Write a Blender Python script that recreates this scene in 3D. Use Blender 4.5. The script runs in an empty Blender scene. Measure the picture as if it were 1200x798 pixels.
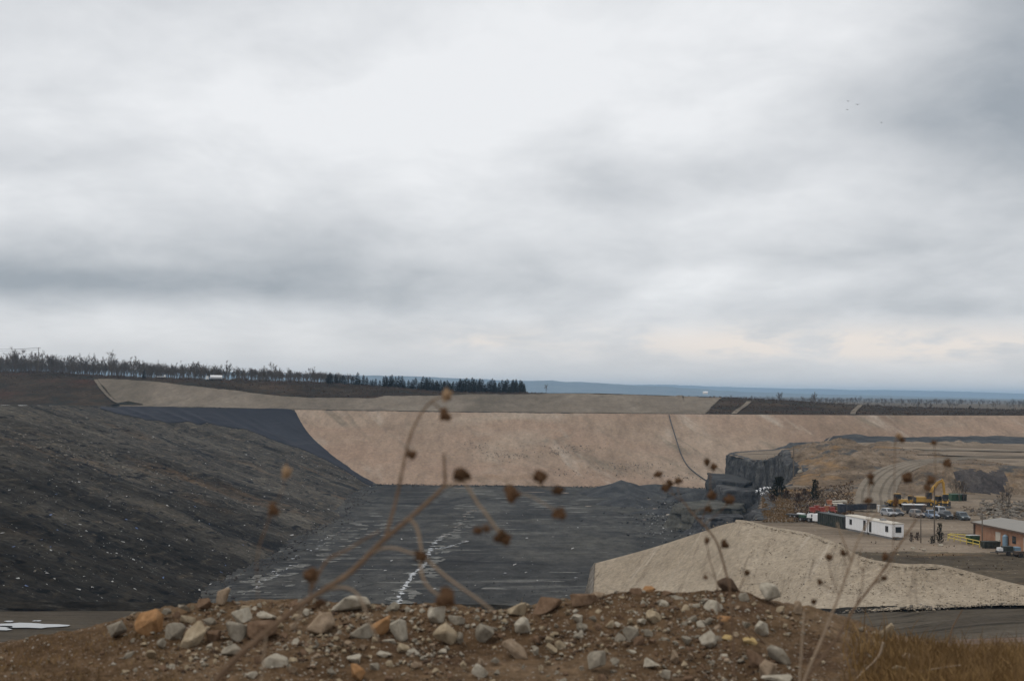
import bpy, bmesh, math, random
import numpy as np
from mathutils import Vector, Matrix
random.seed(7)
R_ = math.radians
sc = bpy.context.scene
col = sc.collection

# ------------------------------------------------------------------ camera
F = 1648.0                                   # focal length in pixels of the 1200 px wide photograph
PITCH, ROLL = R_(2.05), R_(0.70)
f0 = np.array([0, math.cos(PITCH), math.sin(PITCH)]); u0 = np.array([0, -math.sin(PITCH), math.cos(PITCH)]); r0 = np.array([1.0, 0, 0])
RIGHT = math.cos(ROLL)*r0 + math.sin(ROLL)*u0
UP = -math.sin(ROLL)*r0 + math.cos(ROLL)*u0
cam_d = bpy.data.cameras.new('camera'); cam = bpy.data.objects.new('camera', cam_d); col.objects.link(cam)
cam.matrix_world = Matrix(((RIGHT[0], UP[0], -f0[0], 0), (RIGHT[1], UP[1], -f0[1], 0), (RIGHT[2], UP[2], -f0[2], 0), (0, 0, 0, 1)))
cam_d.sensor_width = 36; cam_d.lens = 36*F/1200
cam_d.clip_start = 0.05; cam_d.clip_end = 40000
cam_d.dof.use_dof = True; cam_d.dof.focus_distance = 320; cam_d.dof.aperture_fstop = 7.2; cam_d.dof.aperture_blades = 0
sc.camera = cam

# ------------------------------------------------------------------ sky and sun
SUN_EL, SUN_AZ = R_(58), R_(-50)
sc.view_settings.view_transform = 'Standard'; sc.view_settings.look = 'None'
sc.view_settings.exposure = 0.0; sc.view_settings.gamma = 1.0
sc.cycles.use_denoising = True
sc.cycles.max_bounces = 5; sc.cycles.diffuse_bounces = 2; sc.cycles.glossy_bounces = 2; sc.cycles.transmission_bounces = 3
sc.cycles.volume_bounces = 1; sc.cycles.transparent_max_bounces = 8
world = bpy.data.worlds.new('World'); sc.world = world; world.use_nodes = True

class NT:
    """small helper for node trees"""
    def __init__(s, tree): s.t = tree; tree.nodes.clear()
    def n(s, typ, ins=None, **kw):
        nd = s.t.nodes.new(typ)
        for k, v in kw.items(): setattr(nd, k, v)
        for k, v in (ins or {}).items():
            if isinstance(v, tuple) and len(v) == 2 and hasattr(v[0], 'outputs'):
                s.t.links.new(v[0].outputs[v[1]], nd.inputs[k])
            elif hasattr(v, 'outputs'): s.t.links.new(v.outputs[0], nd.inputs[k])
            else: nd.inputs[k].default_value = v
        return nd
    def math(s, op, a, b=0.0, c=0.0, clamp=False):
        return s.n('ShaderNodeMath', {0: a, 1: b, 2: c}, operation=op, use_clamp=clamp)
    def ramp(s, fac, stops, interp='LINEAR'):
        r = s.n('ShaderNodeValToRGB', {0: fac}); r.color_ramp.interpolation = interp
        e = r.color_ramp.elements
        while len(e) < len(stops): e.new(0.5)
        for el, (p, c) in zip(e, stops):
            el.position = p; el.color = (c, c, c, 1) if not isinstance(c, tuple) else (*c[:3], 1)
        return r
    def mix(s, fac, a, b, blend='MIX'):
        m = s.n('ShaderNodeMix', data_type='RGBA', blend_type=blend)
        for k, v in ((0, fac), (6, a), (7, b)):
            if hasattr(v, 'outputs'):
                o = v.outputs[2] if v.bl_idname == 'ShaderNodeMix' else v.outputs[0]
                s.t.links.new(o, m.inputs[k])
            elif isinstance(v, tuple): m.inputs[k].default_value = (*v[:3], 1)
            else: m.inputs[k].default_value = v
        return m

def MO(m): return (m, 2)                      # colour output of a Mix node

def build_sky():
    g = NT(world.node_tree)
    tc = g.n('ShaderNodeTexCoord')
    sx = g.n('ShaderNodeSeparateXYZ', {0: (tc, 'Generated')})
    X, Y, Z = (sx, 0), (sx, 1), (sx, 2)
    az = g.math('ARCTAN2', X, Y)              # radians, 0 = straight ahead
    zc = g.math('MAXIMUM', Z, 0.0)
    el = g.math('ARCSINE', zc)
    # cloud deck seen in perspective: bands get thinner and longer towards the horizon
    den = g.math('ADD', zc, 0.23)
    px = g.math('DIVIDE', X, den); py = g.math('DIVIDE', Y, den)
    v = g.n('ShaderNodeCombineXYZ', {0: px, 1: py, 2: 0.0})
    vm = g.n('ShaderNodeMapping', {0: v, 'Scale': (1.0, .80, 1), 'Location': (3.1, 1.7, 0.0)})
    n1 = g.n('ShaderNodeTexNoise', {'Vector': vm, 'Scale': 1.6, 'Detail': 9.0, 'Roughness': 0.52, 'Distortion': 0.3})
    vm2 = g.n('ShaderNodeMapping', {0: v, 'Scale': (1.2, 1.0, 1), 'Location': (-2.3, 5.1, 2.0)})
    n2 = g.n('ShaderNodeTexNoise', {'Vector': vm2, 'Scale': 3.9, 'Detail': 10.0, 'Roughness': 0.58, 'Distortion': 0.25})
    b = g.math('MULTIPLY_ADD', (n1, 0), 1.0, 0.0)
    b = g.math('MULTIPLY_ADD', (n2, 0), 0.5, b)            # about 0.72 in the middle
    b = g.math('SUBTRACT', b, 0.75)
    b = g.math('MULTIPLY', b, 0.66)
    def blob(az0, el0, sa, se, amp):                        # a large soft cloud or gap of its own
        da = g.math('DIVIDE', g.math('SUBTRACT', az, az0), sa)
        de = g.math('DIVIDE', g.math('SUBTRACT', el, el0), se)
        w = g.math('ADD', g.math('MULTIPLY', da, da), g.math('MULTIPLY', de, de))
        ex = g.math('EXPONENT', g.math('MULTIPLY', w, -1.0))
        return g.math('MULTIPLY', ex, amp)
    def A(x): return (x-600)/F
    def E(y): return (458-y)/F
    blobs = [(A(560), E(120), .22, .085, .10), (A(230), E(343), .20, .013, -.20), (A(40), E(340), .17, .016, -.24), (A(330), E(318), .16, .008, -.09), (A(150), E(300), .2, .012, -.08), (A(420), E(215), .16, .03, .05), (A(150), E(318), .07, .006, .08),
             (A(1185), E(50), .09, .10, -.30), (A(1020), E(150), .10, .03, -.14), (A(760), E(205), .10, .016, -.12), (A(680), E(235), .06, .012, -.07), (A(980), E(300), .16, .010, -.10), (A(1170), E(330), .07, .02, -.12), (A(900), E(330), .12, .012, .05), (A(450), E(290), .3, .022, -.05),
             (A(60), E(110), .06, .06, -.05), (A(1000), E(362), .25, .009, -.10), (A(600), E(335), .12, .012, -.06)]
    for p in blobs: b = g.math('ADD', b, blob(*p))
    val = g.math('ADD', b, 0.755)
    val = g.math('MAXIMUM', val, 0.36); val = g.math('MINIMUM', val, 0.93)
    # colour: darker cloud is bluer, brighter cloud is neutral
    cr = g.ramp(g.math('DIVIDE', val, 1.0), [(0.34, (.335, .37, .41)), (0.52, (.505, .53, .56)), (0.68, (.665, .682, .705)), (0.90, (.885, .895, .91))])
    # warm gap low over the plain, torn by the same noise
    gap = blob(A(990), E(402), .21, .0125, 1.25)
    gap = g.math('ADD', gap, blob(A(560), E(399), .035, .006, .55))
    tear = g.n('ShaderNodeMapRange', {0: (n2, 0), 1: .40, 2: .55, 3: 0.15, 4: 1.0})
    gap = g.math('MULTIPLY', gap, tear, clamp=True)
    c1 = g.mix(g.math('MULTIPLY', gap, 0.9), cr, (.95, .855, .77))
    # the deck pales into a level grey near the horizon
    hz = g.n('ShaderNodeMapRange', {0: el, 1: 0.0, 2: 0.055, 3: 0.85, 4: 0.0})
    c2 = g.mix(g.math('MULTIPLY', hz, g.math('SUBTRACT', 1.0, gap)), c1, (.74, .715, .69))
    sky = g.n('ShaderNodeTexSky', sky_type='NISHITA', sun_disc=False)
    sky.sun_elevation = SUN_EL; sky.sun_rotation = SUN_AZ
    b1 = g.n('ShaderNodeBackground', {0: sky, 1: 0.08}); b2 = g.n('ShaderNodeBackground', {0: MO(c2), 1: 1.0})
    ms = g.n('ShaderNodeMixShader', {0: 0.95, 1: b1, 2: b2})
    g.n('ShaderNodeOutputWorld', {0: ms})
build_sky()
sun_d = bpy.data.lights.new('sun', 'SUN'); sun = bpy.data.objects.new('sun', sun_d); col.objects.link(sun)
sun_d.energy = 1.0; sun_d.angle = R_(16); sun_d.color = (1.0, .95, .88)
sun_dir = Vector((math.cos(SUN_EL)*math.sin(SUN_AZ), -math.cos(SUN_EL)*0.35, math.sin(SUN_EL))).normalized()
sun.rotation_euler = sun_dir.to_track_quat('Z', 'Y').to_euler()

# ------------------------------------------------------------------ picking points: a pixel of the photograph and a distance give a place
def ray(px, py): return f0 + RIGHT*((px-600)/F) + UP*((399-py)/F)
def P(px, py, D):
    d = ray(px, py); return d*(D/d[1])
def PZ(px, py, z):
    d = ray(px, py); return d*(z/d[2])
def project(p):
    p = np.asarray(p); w = p@f0; return 600+F*(p@RIGHT)/w, 399-F*(p@UP)/w

# ------------------------------------------------------------------ noise
def _h(ix, iy, s):
    n = (ix*374761393 + iy*668265263 + s*974634777) & 0xffffffff
    n = ((n ^ (n >> 13))*1274126177) & 0xffffffff
    return ((n ^ (n >> 16)) & 0xffffff)/float(0xffffff)
def vnoise(x, y, s=0):
    x = np.asarray(x, float); y = np.asarray(y, float)
    ix = np.floor(x).astype(np.int64); iy = np.floor(y).astype(np.int64)
    fx = x-ix; fy = y-iy; fx = fx*fx*(3-2*fx); fy = fy*fy*(3-2*fy)
    a = _h(ix, iy, s); b = _h(ix+1, iy, s); c = _h(ix, iy+1, s); d = _h(ix+1, iy+1, s)
    return (a+(b-a)*fx+(c-a)*fy+(a-b-c+d)*fx*fy)*2-1
def fbm(x, y, o=4, s=0, g=.5):
    t = 0; a = 1; m = 0
    for k in range(o):
        t = t+a*vnoise(x*2.03**k+17.3*k, y*2.03**k-9.1*k, s+k); m += a; a *= g
    return t/m

# ------------------------------------------------------------------ objects and meshes
def tag(o, label=None, cat=None, group=None, kind=None):
    if label: o['label'] = label
    if cat: o['category'] = cat
    if group: o['group'] = group
    if kind: o['kind'] = kind
    return o
def empty(name, loc, rz=0.0, label=None, cat=None, group=None):
    o = bpy.data.objects.new(name, None); col.objects.link(o); o.location = loc; o.rotation_euler = (0, 0, rz)
    o.empty_display_size = .1
    return tag(o, label, cat, group)
def copy_tree(o, parent=None):
    c = o.copy(); col.objects.link(c)
    if parent: c.parent = parent
    for ch in list(o.children): copy_tree(ch, c)
    return c
def link(name, me, m, parent=None):
    o = bpy.data.objects.new(name, me); col.objects.link(o)
    if m: me.materials.append(m)
    if parent: o.parent = parent
    return o
def np_mesh(name, V, Fc, smooth=False):
    """V (n,3), Fc (m,k) with constant k"""
    V = np.asarray(V, np.float32); Fc = np.asarray(Fc, np.int32)
    me = bpy.data.meshes.new(name); k = Fc.shape[1]
    me.vertices.add(len(V)); me.vertices.foreach_set('co', V.ravel())
    me.loops.add(Fc.size); me.loops.foreach_set('vertex_index', Fc.ravel())
    me.polygons.add(len(Fc)); me.polygons.foreach_set('loop_start', np.arange(0, Fc.size, k, dtype=np.int32))
    if smooth: me.polygons.foreach_set('use_smooth', np.ones(len(Fc), bool))
    me.update(calc_edges=True); me.validate()
    return me
def grid_faces(nv, nu):
    i = np.arange(nv*nu).reshape(nv, nu)
    return np.stack([i[:-1, :-1], i[:-1, 1:], i[1:, 1:], i[1:, :-1]], -1).reshape(-1, 4)
def sheet(name, G, m, kind='structure', keep=None, flip=False, smooth=True, parent=None):
    nv, nu = G.shape[:2]; Fc = grid_faces(nv, nu)
    if keep is not None: Fc = Fc[keep]
    if flip: Fc = Fc[:, ::-1]
    o = link(name, np_mesh(name, G.reshape(-1, 3), Fc, smooth), m, parent)
    if kind: o['kind'] = kind
    return o
def interp_rows(ctrl, nu, us=None):
    """ctrl: list of rows, each list of points -> resampled columns by linear then smooth"""
    C = np.asarray(ctrl, float); r, c = C.shape[:2]
    us = np.linspace(0, c-1, nu) if us is None else us
    i = np.clip(np.floor(us).astype(int), 0, c-2); f = (us-i)[None, :, None]
    p0 = C[:, np.clip(i-1, 0, c-1)]; p1 = C[:, i]; p2 = C[:, i+1]; p3 = C[:, np.clip(i+2, 0, c-1)]
    return .5*((2*p1)+(p2-p0)*f+(2*p0-5*p1+4*p2-p3)*f**2+(3*p1-p0-3*p2+p3)*f**3)
def interp_cols(G, nv, vs=None):
    return np.swapaxes(interp_rows(np.swapaxes(G, 0, 1), nv, vs), 0, 1)

class MB:
    """collects shapes for ONE mesh"""
    def __init__(s): s.v = []; s.f = []
    def add(s, V, Fc):
        n = len(s.v); s.v += [tuple(p) for p in V]; s.f += [tuple(i+n for i in q) for q in Fc]; return s
    def box(s, c, d, rz=0.0, rx=0.0, ry=0.0, taper=(1, 1), bev=0.0):
        M = Matrix.Rotation(rz, 3, 'Z') @ Matrix.Rotation(ry, 3, 'Y') @ Matrix.Rotation(rx, 3, 'X')
        V = []
        for z in (-.5, .5):
            tx, ty = taper if z > 0 else (1, 1)
            for x, y in ((-.5, -.5), (.5, -.5), (.5, .5), (-.5, .5)):
                V.append(Vector(c)+M @ Vector((x*d[0]*tx, y*d[1]*ty, z*d[2])))
        return s.add(V, [(3, 2, 1, 0), (4, 5, 6, 7), (0, 1, 5, 4), (1, 2, 6, 5), (2, 3, 7, 6), (3, 0, 4, 7)])
    def tube(s, a, b, ra, rb=None, n=6, cap=True):
        rb = ra if rb is None else rb; a = Vector(a); b = Vector(b); d = (b-a)
        if d.length < 1e-9: return s
        d.normalize(); x = d.orthogonal().normalized(); y = d.cross(x)
        V = []
        for c, r in ((a, ra), (b, rb)):
            for k in range(n):
                t = 2*math.pi*k/n; V.append(c+x*(math.cos(t)*r)+y*(math.sin(t)*r))
        Fc = [(k, (k+1) % n, n+(k+1) % n, n+k) for k in range(n)]
        if cap: Fc += [tuple(range(n))[::-1], tuple(range(n, 2*n))]
        return s.add(V, Fc)
    def path(s, pts, rad, n=6):
        pts = [Vector(p) for p in pts]; m = len(pts)
        rad = [rad]*m if not isinstance(rad, (list, tuple, np.ndarray)) else rad
        V = []; prev = None
        for i, p in enumerate(pts):
            d = (pts[min(i+1, m-1)]-pts[max(i-1, 0)]).normalized()
            x = d.orthogonal().normalized() if prev is None else (prev-d*prev.dot(d)).normalized()
            prev = x; y = d.cross(x)
            for k in range(n):
                t = 2*math.pi*k/n; V.append(p+x*(math.cos(t)*rad[i])+y*(math.sin(t)*rad[i]))
        Fc = []
        for i in range(m-1):
            for k in range(n): Fc.append((i*n+k, i*n+(k+1) % n, (i+1)*n+(k+1) % n, (i+1)*n+k))
        Fc += [tuple(range(n))[::-1], tuple(range((m-1)*n, m*n))]
        return s.add(V, Fc)
    def prism(s, prof, x0, x1, inset=0.0):
        """profile in (y, z), counter-clockwise seen from +x, extruded along x"""
        n = len(prof)
        V = [(x0, y, z) for y, z in prof]+[(x1, y, z) for y, z in prof]
        return s.add(V, [tuple(range(n))[::-1], tuple(range(n, 2*n))]+[(k, (k+1) % n, n+(k+1) % n, n+k) for k in range(n)])
    def build(s, name, m, parent=None, bevel=0.0, smooth=False):
        me = bpy.data.meshes.new(name); me.from_pydata([tuple(v) for v in s.v], [], s.f); me.update()
        bm = bmesh.new(); bm.from_mesh(me)
        bmesh.ops.recalc_face_normals(bm, faces=bm.faces)
        if bevel: bmesh.ops.bevel(bm, geom=bm.edges[:], offset=bevel, segments=2, affect='EDGES', profile=.6)
        bm.to_mesh(me); bm.free()
        if smooth:
            for p in me.polygons: p.use_smooth = True
        return link(name, me, m, parent)

# ------------------------------------------------------------------ materials
def ground(name, cols, scale=.1, stretch=(1, 1, 1), rz=0.0, fine=3.0, fine_amt=.5, bump=.3, bump_d=.3, rough=.95, speck=None, patch=None, streak=None, detail=6.0, mid=(0, 0), near=None):
    """earth, gravel or rock: broad colour drift, fine grain, optional pale specks (colour, scale, size), patches (colour, scale, lo, hi), streaks (colour, scale vec, lo, hi)"""
    m = bpy.data.materials.new(name); m.use_nodes = True; g = NT(m.node_tree)
    tc = g.n('ShaderNodeTexCoord')
    mp = g.n('ShaderNodeMapping', {0: (tc, 'Object'), 'Rotation': (0, 0, rz), 'Scale': stretch})
    n1 = g.n('ShaderNodeTexNoise', {'Vector': mp, 'Scale': scale, 'Detail': detail, 'Roughness': .6, 'Distortion': .3})
    k = len(cols)
    c = g.ramp((n1, 0), [(.32+.36*i/(k-1), q) for i, q in enumerate(cols)])
    if patch:
        for (pc, ps, lo, hi) in patch:
            pn = g.n('ShaderNodeTexNoise', {'Vector': mp, 'Scale': ps, 'Detail': 5.0, 'Roughness': .65})
            f = g.n('ShaderNodeMapRange', {0: (pn, 0), 1: lo, 2: hi, 3: 0.0, 4: 1.0})
            c = g.mix(f, c, pc)
    if streak:
        for (kc, ks, krz, lo, hi) in streak:
            km = g.n('ShaderNodeMapping', {0: (tc, 'Object'), 'Rotation': (0, 0, krz), 'Scale': tuple(1/q for q in ks)}, vector_type='TEXTURE')
            kn = g.n('ShaderNodeTexNoise', {'Vector': km, 'Scale': 1.0, 'Detail': 5.0, 'Roughness': .6, 'Distortion': .4})
            f = g.n('ShaderNodeMapRange', {0: (kn, 0), 1: lo, 2: hi, 3: 0.0, 4: 1.0})
            c = g.mix(f, c, kc)
    if near:                                     # the lower cover is blacker: a broad ragged change of tone along y
        sy = g.n('ShaderNodeSeparateXYZ', {0: (tc, 'Object')})
        yy = g.math('MULTIPLY_ADD', (n1, 0), 320.0, g.math('ADD', (sy, 1), -160.0))
        c = g.mix(1.0, c, g.n('ShaderNodeMapRange', {0: yy, 1: near[0], 2: near[1], 3: near[2], 4: 1.08}), 'MULTIPLY')
    if mid[1]:
        mn = g.n('ShaderNodeTexNoise', {'Vector': mp, 'Scale': mid[0], 'Detail': 4.0, 'Roughness': .75})
        mr = g.n('ShaderNodeMapRange', {0: (mn, 0), 1: .3, 2: .7, 3: 1-mid[1], 4: 1+mid[1]})
        c = g.mix(1.0, c, mr, 'MULTIPLY')
    n2 = g.n('ShaderNodeTexNoise', {'Vector': (tc, 'Object'), 'Scale': fine, 'Detail': 6.0, 'Roughness': .7})
    gr = g.n('ShaderNodeMapRange', {0: (n2, 0), 1: .25, 2: .75, 3: 1-fine_amt, 4: 1+fine_amt})
    c = g.mix(1.0, c, gr, 'MULTIPLY')
    if speck:
        for (pc, ps, sz) in speck:
            vo = g.n('ShaderNodeTexVoronoi', {'Vector': (tc, 'Object'), 'Scale': ps})
            f = g.n('ShaderNodeMapRange', {0: (vo, 0), 1: sz, 2: sz*.6, 3: 0.0, 4: 1.0})
            gate = g.n('ShaderNodeMapRange', {0: g.n('ShaderNodeSeparateXYZ', {0: (vo, 1)}), 1: .55, 2: .6, 3: 0.0, 4: 1.0})
            c = g.mix(g.math('MULTIPLY', f, gate), c, pc)
    bs = g.n('ShaderNodeBsdfPrincipled', {'Roughness': rough, 'Specular IOR Level': .03})
    g.t.links.new(c.outputs[2] if c.bl_idname == 'ShaderNodeMix' else c.outputs[0], bs.inputs['Base Color'])
    if bump:
        bp = g.n('ShaderNodeBump', {'Strength': bump, 'Distance': bump_d, 'Height': (n2, 0)})
        g.t.links.new(bp.outputs[0], bs.inputs['Normal'])
    g.n('ShaderNodeOutputMaterial', {0: bs})
    return m
def paint(name, c, rough=.5, metal=0.0, var=.2, scale=2.0, spec=.4, dirt=(.16, .12, .09), dirt_amt=.35):
    m = bpy.data.materials.new(name); m.use_nodes = True; g = NT(m.node_tree)
    tc = g.n('ShaderNodeTexCoord')
    n1 = g.n('ShaderNodeTexNoise', {'Vector': (tc, 'Object'), 'Scale': scale, 'Detail': 6.0, 'Roughness': .65})
    f = g.n('ShaderNodeMapRange', {0: (n1, 0), 1: .45, 2: .8, 3: 0.0, 4: dirt_amt})
    c1 = g.mix(f, c, dirt)
    gr = g.n('ShaderNodeMapRange', {0: (n1, 0), 1: .2, 2: .8, 3: 1-var, 4: 1+var})
    c2 = g.mix(1.0, c1, gr, 'MULTIPLY')
    bs = g.n('ShaderNodeBsdfPrincipled', {'Base Color': MO(c2), 'Roughness': rough, 'Metallic': metal, 'Specular IOR Level': spec if rough < .84 else .05})
    g.n('ShaderNodeOutputMaterial', {0: bs})
    return m
def water_mat():
    m = bpy.data.materials.new('water'); m.use_nodes = True; g = NT(m.node_tree)
    tc = g.n('ShaderNodeTexCoord')
    n = g.n('ShaderNodeTexNoise', {'Vector': (tc, 'Object'), 'Scale': .8, 'Detail': 3.0})
    bp = g.n('ShaderNodeBump', {'Strength': .03, 'Distance': .05, 'Height': (n, 0)})
    bs = g.n('ShaderNodeBsdfPrincipled', {'Base Color': (.27, .27, .265, 1), 'Roughness': .06, 'IOR': 1.33, 'Specular IOR Level': .8, 'Normal': bp})
    g.n('ShaderNodeOutputMaterial', {0: bs})
    return m
TAN = [(.25, .195, .145), (.36, .28, .215), (.43, .35, .27)]
M = {}
M['floor'] = ground('pit_floor_shale', [(.025, .0242, .023), (.042, .041, .039), (.070, .068, .062)], .05, (.8, .34, 1), 0.0, 1.2, .4, .25, .2, .75, mid=(.3, .42),
                    streak=[((.115, .112, .102), (.018, .10, 1), .22, .57, .73), ((.017, .017, .0185), (.016, .05, 1), -.12, .54, .70), ((.15, .147, .137), (.04, .22, 1), .10, .65, .74), ((.022, .022, .023), (.006, .18, 1), 1.25, .58, .68), ((.078, .074, .064), (.025, .014, 1), 0, .5, .7)])
M['far_tan'] = ground('far_gravel_blanket', [(.205, .147, .104), (.275, .205, .15), (.315, .245, .185)], .012, (1, .36, .03), 0, .6, .25, .25, .3, .95, mid=(.16, .2),
                      streak=[((.185, .15, .112), (.008, .10, .03), -1.09, .54, .70), ((.275, .19, .137), (.005, .004, .03), 0, .47, .66), ((.10, .098, .078), (.022, .011, .03), -.4, .66, .74), ((.36, .30, .24), (.006, .06, .03), -1.25, .58, .74), ((.35, .29, .225), (.005, .007, .03), .3, .56, .70)])
M['near_tan'] = ground('near_gravel_blanket', [(.25, .20, .143), (.305, .25, .185), (.355, .297, .225)], .03, (1, .5, .03), 0, 1.3, .36, .5, .35, .95, mid=(.5, .16),
                       speck=[((.46, .41, .34), 1.9, .2)], streak=[((.19, .15, .108), (.03, .5, .03), 1.3, .55, .74), ((.40, .34, .27), (.02, .35, .03), 1.22, .6, .75)])
M['upper_tan'] = ground('upper_gravel_blanket', [(.12, .10, .075), (.17, .14, .108), (.22, .187, .146)], .015, (1, .4, .03), 0, .6, .25, .25, .3, .95, mid=(.14, .2),
                        streak=[((.115, .096, .073), (.012, .07, .03), 1.1, .56, .74), ((.12, .1, .08), (.01, .1, .03), -1.0, .6, .75), ((.13, .11, .09), (.02, .008, .03), 0, .55, .72)])
M['waste'] = ground('covered_waste', [(.031, .0275, .0235), (.056, .050, .042), (.092, .081, .065)], .03, (.55, 1.3, 1), 0, .8, .55, .6, .6, .9, mid=(.3, .5),
                    patch=[((.105, .070, .042), .02, .57, .70), ((.015, .015, .016), .035, .56, .66)],
                    streak=[((.012, .012, .0135), (.022, .16, 1), -.38, .54, .64), ((.135, .125, .108), (.025, .45, 1), -.30, .59, .71), ((.11, .09, .066), (.012, .10, 1), -.5, .57, .70), ((.20, .19, .175), (.06, .9, 1), -.35, .66, .74)],
                    speck=[((.30, .29, .27), .6, .11)], near=(330, 560, .36))
M['liner'] = ground('black_liner', [(.015, .0165, .023), (.020, .0215, .030), (.026, .028, .037)], .05, (1, 1, 1), 0, .5, .15, .1, .1, .6, streak=[((.034, .036, .044), (.3, .006, 1), -.2, .58, .7)])
M['scrubland'] = ground('scrubland', [(.018, .013, .009), (.036, .0255, .0165), (.065, .046, .030)], .02, (1, 1.5, 1), 0, .5, .45, .4, .5, .95, mid=(.2, .35),
                        patch=[((.055, .028, .018), .03, .55, .70), ((.024, .023, .018), .05, .53, .66)])
M['plain'] = ground('plain_fields', [(.065, .055, .042), (.10, .08, .06), (.17, .14, .10)], .004, (.4, 1, 1), 0, .1, .3, 0, .3, .95)
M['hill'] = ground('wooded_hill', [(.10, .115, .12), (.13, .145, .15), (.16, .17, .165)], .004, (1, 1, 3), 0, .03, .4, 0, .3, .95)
M['yard'] = ground('yard_dirt', [(.125, .098, .072), (.20, .158, .117), (.275, .222, .168)], .06, (.6, 1.4, 1), .2, 1.5, .35, .3, .25, .95,
                   patch=[((.10, .08, .06), .05, .54, .66), ((.20, .14, .088), .06, .6, .72)], speck=[((.5, .47, .42), .35, .1)])
M['yard_bank'] = ground('yard_bank_soil', [(.05, .04, .03), (.082, .066, .047), (.125, .098, .068)], .08, (.6, 1.2, 1), 0, 1.5, .45, .4, .3, .95, mid=(.4, .3), patch=[((.15, .095, .05), .07, .58, .70)], speck=[((.4, .36, .31), .6, .09)])
M['hillock'] = ground('spoil_hillock', [(.085, .063, .044), (.155, .115, .08), (.215, .165, .12)], .09, (1, 1, 2), .5, 1.2, .4, .4, .4, .95,
                      patch=[((.075, .072, .068), .08, .54, .64), ((.22, .135, .065), .05, .56, .7)], mid=(.35, .35))
M['road'] = ground('haul_road', [(.056, .046, .035), (.076, .063, .047), (.10, .084, .065)], .06, (.3, 1.2, 1), .02, 1.5, .25, .2, .15, .9,
                   mid=(.4, .2), streak=[((.036, .03, .022), (.012, .6, 1), .02, .53, .66), ((.12, .10, .08), (.01, .5, 1), .02, .6, .72)])
M['ramp'] = ground('ramp_gravel', [(.15, .125, .095), (.20, .168, .13), (.245, .205, .16)], .1, (1, 1, 1), .3, 1.2, .2, .2, .2, .95)
M['rut'] = ground('wheel_rut', [(.11, .09, .068), (.14, .117, .09), (.17, .14, .11)], .1, (1, 1, 1), .3, 1.2, .3, .2, .2, .95)
M['rock_face'] = ground('shale_face', [(.035, .0355, .0375), (.07, .07, .072), (.135, .132, .125)], .25, (1, 1, .35), 0, 1.1, .5, .8, .6, .9,
                        patch=[((.035, .036, .04), .4, .55, .65)])
M['pale_rock'] = ground('pale_ledge', [(.055, .054, .049), (.09, .087, .076), (.135, .128, .108)], .2, (1, 1, 1), 0, 1.5, .4, .5, .4, .95)
M['dark_rock'] = ground('dark_rock_bank', [(.045, .04, .04), (.07, .062, .06), (.10, .088, .08)], .2, (1, 1, 1), 0, 1.0, .5, .8, .6, .95)
M['heap'] = ground('shale_heap', [(.035, .036, .038), (.055, .056, .058), (.085, .085, .082)], .15, (1, 1, 1), 0, 1.5, .4, .5, .4, .9)
M['soil'] = ground('mound_soil', [(.088, .054, .030), (.137, .087, .050), (.195, .132, .080)], 1.6, (1, 1, 1), 0, 30.0, .5, 1.0, .03, .97, mid=(9.0, .3),
                   patch=[((.085, .052, .033), 2.2, .55, .68), ((.21, .15, .105), 5.0, .60, .74)], speck=[((.36, .32, .27), 45.0, .25), ((.28, .22, .17), 90.0, .3)])
M['bank'] = ground('near_bank', [(.10, .07, .05), (.14, .10, .075), (.17, .13, .1)], .2, (1, 1, 1), 0, 2.0, .4, .4, .3, .95)
M['water'] = water_mat()
for nm, cs in dict(grey=[(0.154, 0.133, 0.101), (0.232, 0.202, 0.158), (0.309, 0.271, 0.216)], pale=[(0.258, 0.227, 0.176), (0.355, 0.315, 0.251), (0.453, 0.404, 0.326)], tan=[(0.19, 0.135, 0.09), (0.26, 0.195, 0.135), (0.33, 0.255, 0.185)], orange=[(0.22, 0.115, 0.05), (0.3, 0.165, 0.078), (0.36, 0.22, 0.115)], brown=[(0.1, 0.062, 0.04), (0.15, 0.097, 0.063), (0.2, 0.135, 0.092)], beige=[(0.227, 0.177, 0.114), (0.309, 0.246, 0.167), (0.381, 0.315, 0.224)], yellow=[(0.34, 0.23, 0.09), (0.43, 0.31, 0.145), (0.48, 0.38, 0.22)], dark=[(0.055, 0.036, 0.026), (0.08, 0.055, 0.039), (0.11, 0.078, 0.055)]).items():
    M['stone_'+nm] = ground('stone_'+nm, cs, 14.0, (1, 1, 1), 0, 70.0, .3, .5, .006, .93, patch=[((cs[0][0]*.62, cs[0][1]*.58, cs[0][2]*.52), 18.0, .55, .7)])
M['bark'] = paint('bare_bark', (.105, .088, .073), .95, 0, .3, 1.0)
M['twig'] = paint('bare_twigs', (.125, .104, .086), .95, 0, .3, .6)
M['conifer'] = paint('conifer_needles', (.015, .017, .013), .9, 0, .4, 1.5, dirt=(.035, .03, .02))
M['shrub'] = paint('dark_evergreen', (.016, .018, .011), .9, 0, .4, 2.5, dirt=(.03, .024, .014))
M['brush'] = paint('dry_brush', (.07, .045, .031), .95, 0, .35, 1.2, dirt=(.09, .04, .026), dirt_amt=.8)
M['straw'] = paint('straw', (.215, .13, .055), .9, 0, .5, 6.0, dirt=(.34, .235, .11), dirt_amt=.8)
M['field_straw'] = paint('field_straw', (.17, .11, .055), .95, 0, .35, .5, dirt=(.22, .115, .045), dirt_amt=.7)
M['stem'] = paint('dry_stem', (.14, .092, .06), .85, 0, .35, 25.0, dirt=(.20, .145, .10))
M['stem_pale'] = paint('pale_dry_stem', (.27, .205, .145), .85, 0, .25, 25.0, dirt=(.25, .17, .11))
M['seed'] = paint('seed_head', (.075, .041, .023), .9, 0, .4, 160.0, dirt=(.125, .078, .042), dirt_amt=.8)
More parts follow.
